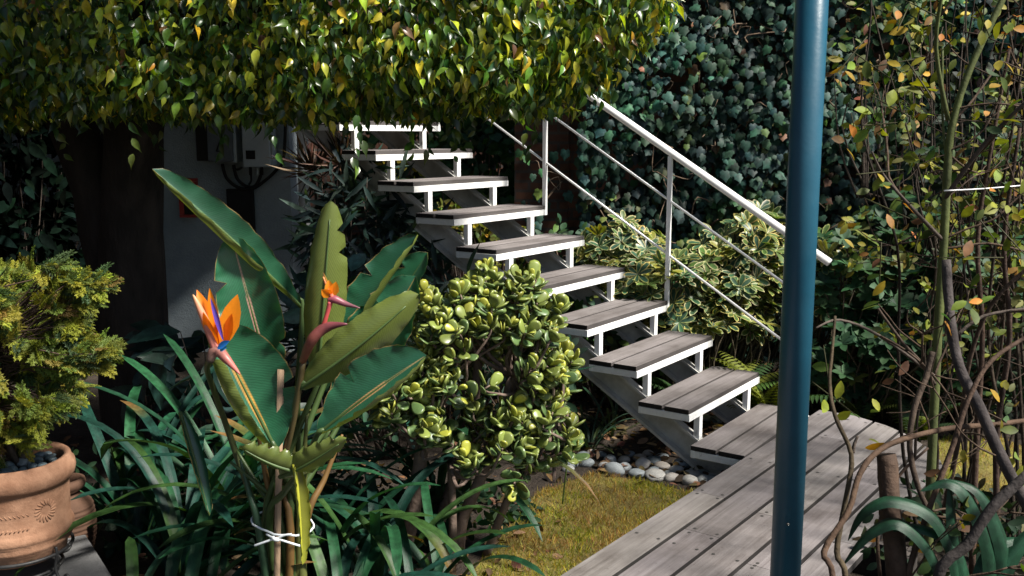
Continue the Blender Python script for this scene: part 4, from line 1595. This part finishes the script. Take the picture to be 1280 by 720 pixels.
# small cream flower head beside the jade plant
fl = thing('flower_head', at(712, 524, 4.3), 'small cream flower head beside the jade plant', 'flower')
m = MB()
c = at(712, 524, 4.3)
for i in range(26):
    d = nrm(rng.normal(size=3) + [0, -.3, .4])
    m.scatter(T_OVAL, [c + d * .02], [d], [rng.normal(size=3)], [.022], [(.6, .48, .38)])
m.build('petals', M['petal'], fl)
m = MB()
m.tube([(c[0] - .03, c[1], 0), c - [0.01, 0, .2], c], .004, 6, (.5, .7, .3))
m.build('stem', M['greenstem'], fl)

# ================================================================== RIGHT SHRUB: branches, stump, sparse leaves
rs = thing('bare_branch_shrub', (1.55, 3.0, 0), 'tangled bare brown branches with a few yellow leaves at the right', 'shrub')


def branch(pts, Y0, Y1, r0, r1, name='branch', mat='branch', col=(1, 1, 1), parent=None, toground=False):
    m = MB()
    n = len(pts)
    Q = [at(x, y, Y0 + (Y1 - Y0) * i / (n - 1)) for i, (x, y) in enumerate(pts)]
    if toground:
        Q.append(np.array([Q[-1][0] + .02, Q[-1][1], -.02]))
    m.tube(Q, np.linspace(r0, r1, len(Q)), 9, col, rough=.05)
    return m.build(name, M[mat], parent or rs), np.array(Q)


BR = []
for a in [
    ([(1265, -25), (1215, 80), (1192, 150), (1185, 200), (1180, 300), (1172, 420), (1165, 560), (1160, 700)], 3.2, 3.2, .010, .017, 'branch', 'greenstem', (1, 1, 1), None, True),
    ([(1183, 325), (1188, 400), (1200, 460), (1226, 512), (1252, 572), (1300, 660)], 2.95, 2.7, .014, .019, 'branch', 'branch', (.75, .8, .95)),
    ([(1295, 415), (1240, 450), (1210, 500), (1190, 560), (1160, 640), (1133, 735)], 2.8, 2.7, .006, .010, 'branch', 'branch', (1.2, .95, .8), None, True),
    ([(1290, 525), (1240, 531), (1190, 535), (1140, 546), (1100, 562), (1075, 592), (1060, 640), (1030, 690), (1042, 730)], 2.9, 2.55, .008, .009, 'branch', 'branch', (1.1, .85, .65), None, True),
    ([(1044, 395), (1040, 440), (1037, 480), (1044, 520), (1064, 568), (1058, 620), (1046, 690), (1058, 730)], 2.9, 2.6, .004, .010, 'branch', 'branch', (.8, .75, .5), None, True),
    ([(1166, 440), (1158, 470), (1143, 510), (1137, 560), (1148, 610), (1165, 645)], 2.9, 2.8, .010, .008, 'branch', 'branch', (1, .9, .8)),
    ([(1097, 385), (1128, 428), (1150, 452), (1168, 480)], 2.9, 3.1, .004, .007, 'branch', 'branch', (1, .9, .8)),
    ([(1290, 588), (1240, 635), (1210, 680), (1170, 730)], 2.6, 2.6, .014, .016, 'branch', 'branch', (.6, .65, .75), None, True),
    ([(1185, 150), (1170, 60), (1180, -20)], 3.2, 3.1, .008, .005, 'branch', 'greenstem'),
    ([(1178, 60), (1178, 140), (1182, 190)], 3.25, 3.2, .004, .004, 'branch', 'greenstem'),
    ([(1178, 300), (1140, 260), (1105, 220), (1090, 190)], 3.2, 3.0, .007, .003),
    ([(1180, 250), (1230, 180), (1290, 120)], 3.2, 3.0, .008, .005),
    ([(1168, 470), (1100, 420), (1050, 400), (1020, 410)], 3.1, 3.0, .006, .003),
    ([(1215, 720), (1220, 560), (1228, 420), (1222, 300), (1240, 180), (1262, 60)], 3.3, 3.4, .012, .005, 'branch', 'branch', (.8, .6, .5)),
    ([(1250, 720), (1245, 560), (1262, 420), (1255, 300), (1275, 160)], 3.5, 3.4, .013, .006, 'branch', 'branch', (.7, .55, .5)),
    ([(1180, 640), (1200, 540), (1212, 450), (1240, 380), (1290, 330)], 3.4, 3.2, .010, .006, 'branch', 'branch', (.8, .65, .55)),
    ([(1195, 420), (1230, 395), (1290, 385)], 2.9, 2.9, .006, .004, 'branch', 'branch', (.9, .9, .9)),
    ([(1100, 720), (1098, 660), (1120, 600), (1160, 560)], 2.8, 2.9, .006, .004, 'branch', 'branch', (.8, .65, .55)),
    ([(1066, 566), (1068, 555), (1072, 545)], 2.75, 2.75, .006, .004),
]:
    BR.append(branch(*a)[1])
branch([(1108, 568), (1113, 640), (1122, 735)], 2.78, 2.72, .030, .034, 'stump', 'branch', (.9, .72, .6), None, True)
tips = []
m = MB()
for _ in range(38):
    Q = BR[rng.integers(len(BR))]
    q = Q[rng.integers(len(Q))] * .5 + Q[rng.integers(len(Q))] * .5 if rng.uniform() < .2 else Q[rng.integers(len(Q))]
    if q[0] / q[1] < .385:
        continue
    recurse(m, q, nrm(np.array([rng.normal(.35, .6), rng.normal(0, .5), rng.normal(.3, .6)])), rng.uniform(.14, .34), rng.uniform(.003, .006), 1, tips, .6, .2, 3, (.9, .75, .6))
m.build('twigs', M['branch'], rs)
lf = MB()
YC = [(.15, .16, .018), (.08, .115, .022), (.27, .21, .02), (.32, .14, .02), (.04, .075, .03), (.13, .065, .035)]
for p, d in tips:
    if p[2] < .45 or p[0] / p[1] < .315:
        continue
    k = rng.integers(0, 4)
    if k:
        X = nrm(d * .6 + rng.normal(0, .6, (k, 3)) + [0, 0, -.3])
        lf.scatter(T_OVAL, np.tile(p, (k, 1)) + rng.normal(0, .012, (k, 3)), X, nrm(rng.normal(0, .6, (k, 3)) + [.3, -.8, .5]), rng.uniform(.04, .065, k),
                   tint(choose(YC, [4, 4, 1.6, .7, 3, .8], k), k))
SPOTS = [(1060, 75, 6), (1085, 78, 5), (1110, 80, 4), (1100, 155, 7), (1085, 165, 5), (1072, 178, 3), (1150, 100, 4), (1262, 150, 4), (1275, 95, 3), (1225, 275, 5), (1262, 298, 3), (1212, 322, 2), (1245, 258, 4),
         (1272, 240, 3), (1180, 60, 5), (1130, 20, 6), (1160, 15, 5), (1100, 215, 5), (1122, 250, 4), (1150, 290, 4), (1112, 132, 3), (1108, 260, 3), (1230, 30, 6), (1270, 20, 5), (1035, 470, 2), (1045, 500, 2), (1100, 340, 4)]
for x, y, k in SPOTS:
    p = at(x, y, rng.uniform(2.9, 3.3))
    P = p + rng.normal(0, .03, (k, 3))
    X = nrm(rng.normal(0, .6, (k, 3)) + [-.3, -.2, -.4])
    lf.scatter(T_OVAL, P, X, nrm(rng.normal(0, .5, (k, 3)) + [.3, -.8, .5]), rng.uniform(.036, .064, k), tint(choose(YC, [4, 3, 2.5, 1, 1.5, .6], k), k))
    q = nrm(rng.normal(size=3)) * .1
    lf.tube([p - q, p, p + q], [.002, .0025, .001], 4, (.05, .05, .02), sub=2)
lf.build('leaves', M['shrub'], rs)
leaf_mass('yellowing_shrub', [(1200, 110, 6.1, .7, .25, .8, 300), (1110, 50, 6.3, .5, .2, .4, 160)], T_OVAL, .07,
          [(.07, .09, .02), (.03, .06, .025), (.22, .18, .02), (.14, .07, .035)], [4, 4, 1.6, 1], 'loose shrub with green and yellowing leaves behind the branches', 'shrub')
th = thing('thicket', (at(1220, 600, 4.0)[0], 4.0, 0), 'dense thicket of thin dark stems with small yellow green leaves behind the thick branches', 'thicket')
m, lf = MB(), MB()
for _ in range(32):
    x, Y = rng.uniform(1165, 1400), rng.uniform(3.5, 4.4)
    k = 7
    zz = np.linspace(-.02, rng.uniform(1.6, 3.0), k)
    b0 = at(x, 600, Y)
    q = np.cumsum(np.c_[rng.normal(-.01, .055, k), rng.normal(.01, .04, k)], 0)
    Q = np.c_[b0[0] + q[:, 0], b0[1] + q[:, 1], zz]
    m.tube(Q, np.linspace(rng.uniform(.005, .010), .0025, k), 6, np.array((.7, .62, .5)) * rng.uniform(.35, .9))
    for j in range(3):
        a = Q[rng.integers(2, k)]
        d = nrm(np.array([rng.normal(0, .8), rng.normal(0, .5), rng.normal(.4, .4)]))
        tp_ = []
        recurse(m, a, d, rng.uniform(.16, .34), .0032, 1, tp_, .6, .2, 3, (.6, .48, .4))
        for p, dd in tp_:
            kk = rng.integers(3, 12)
            if kk and p[2] > .7:
                X = nrm(dd * .6 + rng.normal(0, .6, (kk, 3)) + [0, 0, -.3])
                lf.scatter(T_OVAL, p + rng.normal(0, .02, (kk, 3)), X, nrm(rng.normal(0, .6, (kk, 3)) + [.2, -.8, .5]), rng.uniform(.03, .055, kk), tint(choose([(.10, .12, .02), (.17, .17, .02), (.05, .08, .025), (.22, .12, .03)], [4, 3, 3, .7], kk), kk))
m.build('stems', M['branch'], th)
lf.build('leaves', M['shrub'], th)
leaf_mass('ground_cover', [(1240, 690, 3.3, .45, .5, .12, 300), (1200, 640, 4.0, .35, .3, .12, 200)], T_OVAL, .06,
          [(.010, .028, .014), (.03, .045, .018), (.08, .05, .025)], [2, 1, 1], 'low dark ground cover below the bare branches at the right', 'ground cover', stems=False)
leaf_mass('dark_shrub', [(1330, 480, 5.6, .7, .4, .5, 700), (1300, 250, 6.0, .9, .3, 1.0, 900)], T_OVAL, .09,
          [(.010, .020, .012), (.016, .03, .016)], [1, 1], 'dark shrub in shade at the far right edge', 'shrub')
m = MB()
m.tube([at(1180, 238.5, 3.1), at(1230, 236, 3.1), at(1300, 230, 3.1)], .0028, 6)
tag(m.build('wire', M['cable']), 'thin pale wire stretched through the branches at the right', 'wire')

# ================================================================== POT, CONIFER, STAND, BLOCK, JAR
PC = at(17, 600, 3.2) * [1, 1, 0]
blk = MB()
A, B = ground_at(107, 667, .18), ground_at(142, 722, .18)
d = nrm(B - A)
pe = np.array([d[1], -d[0], 0])
if pe[0] > 0:
    pe = -pe
P4 = [A, A + d * .75, A + d * .75 + pe * .75, A + pe * .75]
bm = MB()
v = [(p[0], p[1], z) for z in (0, .18) for p in P4]
bm.faces(v, [(3, 2, 1, 0), (4, 5, 6, 7), (0, 1, 5, 4), (1, 2, 6, 5), (2, 3, 7, 6), (3, 0, 4, 7)], smooth=False)
o = bm.build('concrete_block', M['concrete'])
bv = o.modifiers.new('bevel', 'BEVEL')
bv.width = .008
bv.segments = 2
tag(o, 'grey concrete block under the clay pot stand', 'block')

stand = thing('pot_stand', (PC[0], PC[1], .18), 'black iron pot stand with scroll feet under the clay pot', 'pot stand')
m = MB()
q = np.linspace(0, 2 * np.pi, 48)
for rr_, z in ((.172, .285), (.135, .215)):
    m.tube(np.c_[PC[0] + rr_ * np.cos(q), PC[1] + rr_ * np.sin(q), np.full(48, z)], .006, 8, sub=1, smoothpath=False)
m.build('ring', M['iron'], stand)
for a in (R(-22), R(68), R(158), R(248)):
    m = MB()
    o_ = np.array([math.cos(a), math.sin(a), 0])
    s = [PC + o_ * r_ + [0, 0, z_] for r_, z_ in ((.172, .31), (.176, .285), (.165, .24), (.172, .205), (.195, .188), (.215, .192), (.222, .206), (.214, .216), (.204, .210))]
    m.tube(s, .0055, 8)
    m.build('leg', M['iron'], stand)

pot = thing('clay_pot', (PC[0], PC[1], .25), 'terracotta pot with a thick rim and a pressed flower ornament', 'pot')
m = MB()
prof = [(.0, .262), (.140, .262), (.152, .270), (.158, .30), (.170, .313), (.176, .325), (.172, .338), (.180, .348), (.184, .362), (.177, .378), (.172, .385), (.1735, .44), (.1745, .50), (.175, .520),
        (.184, .526), (.195, .540), (.200, .562), (.197, .582), (.188, .592), (.185, .606), (.180, .610), (.166, .607), (.161, .596), (.158, .55), (.15, .50)]
m.lathe(prof, 72, center=PC)
m.build('body', M['terra'], pot)
m = MB()


def onpot(ang_, z, out=.0):
    r_ = .1728 + out
    return PC + np.array([r_ * math.cos(ang_), r_ * math.sin(ang_), z])


ca, cz = R(-70) + .0, .452
ca = R(-31)
for k in range(18):
    q = 2 * np.pi * k / 18
    p1 = onpot(ca + .018 / .174 * math.cos(q), cz + .018 * math.sin(q), .001)
    p2 = onpot(ca + .040 / .174 * math.cos(q + .25), cz + .040 * math.sin(q + .25), .001)
    m.tube([p1, p1 * .4 + p2 * .6, p2], [.0022, .0042, .002], 6, sub=2)
m.build('flower_relief', M['terra'], pot)
m = MB()
for row, dz_ in ((0, .028), (1, .0)):
    for k in range(40):
        a = ca - .33 - k * .075
        p1 = onpot(a, .415 + dz_ + .006 * (1 if row == 0 else -1), 0)
        p2 = onpot(a - .05, .415 + dz_ + .016 * (1 if row == 0 else -1), 0)
        m.tube([p1, p2], [.003, .002], 5, smoothpath=False)
m.build('garland_relief', M['terra'], pot)
sl = MB()
q = np.linspace(0, 2 * np.pi, 40, endpoint=False)
sl.faces(np.c_[PC[0] + .157 * np.cos(q), PC[1] + .157 * np.sin(q), np.full(40, .560)], [tuple(range(40))])
sl.build('soil', M['soil'], pot)
i = 0
placed = []
while i < 62:
    a, r_ = rng.uniform(0, 6.28), .148 * math.sqrt(rng.uniform(0, 1))
    p = PC + np.array([r_ * math.cos(a), r_ * math.sin(a), 0])
    if any(np.hypot(*(p - b_)[:2]) < .020 for b_ in placed) and len(placed) < 400:
        placed.append(placed[0]) if False else None
        if rng.uniform() < .93:
            continue
    placed.append(p)
    o = bpy.data.objects.new('pebble', peb_me[i % 5])
    COL.objects.link(o)
    s = rng.uniform(.012, .021)
    if r_ > .128:
        s *= .75
    o.scale = (s * 1.25, s * .95, s * .7)
    o.rotation_euler = (rng.uniform(-.3, .3), rng.uniform(-.3, .3), rng.uniform(0, 6))
    o.location = (p[0], p[1], .561 + s * .55 + rng.uniform(0, .014))
    tag(o, 'dark blue grey pebble lying on the soil in the clay pot', 'pebble', 'pebbles in the clay pot')
    i += 1

con = thing('potted_conifer', (PC[0], PC[1], .56), 'golden green conifer with feathery sprays growing in the clay pot', 'conifer')
br, lf = MB(), MB()
c0 = PC + np.array([-.05, 0, .97])
stems = []
for k in range(7):
    e_ = c0 + np.array([rng.uniform(-.28, .26), rng.uniform(-.2, .2), rng.uniform(.0, .32)])
    b_ = PC + np.array([rng.uniform(-.03, .03), rng.uniform(-.03, .03), .55])
    pts = [b_, b_ * .6 + e_ * .4 + rng.normal(0, .03, 3) + [0, 0, .03], e_]
    br.tube(pts, [.011, .008, .003], 7)
    stems.append(catmull(np.array(pts), np.ones(3), 8)[0])
stems = np.concatenate(stems)
n = 0
EXTRA = [at(x - 30, y, 3.13) for x, y in ((140, 358), (135, 442), (112, 405), (95, 345), (100, 385), (148, 440), (125, 352), (110, 460), (90, 500), (100, 430))]
cand = [(e_ + rng.normal(0, .022, 3), nrm(np.array([.9, -.2, .15]) + rng.normal(0, .3, 3))) for e_ in EXTRA for _ in range(7)]
while len(cand) < 400:
    d = rand_dirs(1)[0]
    p = c0 + d * (rng.uniform(.1, 1.25) ** .5) * np.array([.27, .27, .36])
    if noise.noise(Vector(p * 6.5)) < .0 or p[2] < .62:
        continue
    cand.append((p, nrm(d * .7 + np.array([0, -.15, .05]) + rng.normal(0, .45, 3))))
for p, d in cand:
    j = np.argmin(np.linalg.norm(stems - p, axis=1) + rng.uniform(0, .12, len(stems)))
    br.tube([stems[j], stems[j] * .4 + p * .6 + rng.normal(0, .012, 3), p], [.0035, .0025, .0014], 4, (.9, .75, .65), sub=2)
    k = 5
    X = nrm(d + rng.normal(0, .5, (k, 3)) + [0, 0, -.12])
    outer = np.linalg.norm((p - c0) / np.array([.34, .3, .37]))
    base = choose([(.20, .21, .022), (.10, .135, .022), (.045, .08, .028), (.16, .12, .03)], [3.4, 3, 1.4, .4], k)
    lf.scatter(T_CON, np.tile(p, (k, 1)) - X * .03, X, nrm(rng.normal(0, .5, (k, 3)) + [0, -.8, .5]), rng.uniform(.07, .125, k), tint(base, k, .2, .08))
br.build('branches', M['branch'], con)
lf.build('foliage', M['conifer'], con)

jar = MB()
JC = at(82, 640, 3.62)
JC[2] = 0
pr_ = [(0, .02)] + [(.085 + .055 * math.sin(math.pi * min(1, z / .5)) + .003 * math.sin(z * 260), z) for z in np.linspace(.02, .36, 60)] + [(.075, .40), (.07, .42), (.098, .44), (.105, .46), (.10, .48), (.08, .485), (.06, .46), (.055, .38)]
jar.lathe(np.array(pr_) * [.78, .78], 40, center=JC)
tag(jar.build('clay_jar', M['terradark']), 'dark ribbed clay jar standing behind the terracotta pot', 'jar')

for o in bpy.data.objects:
    if '_w' in o:
        del o['_w']
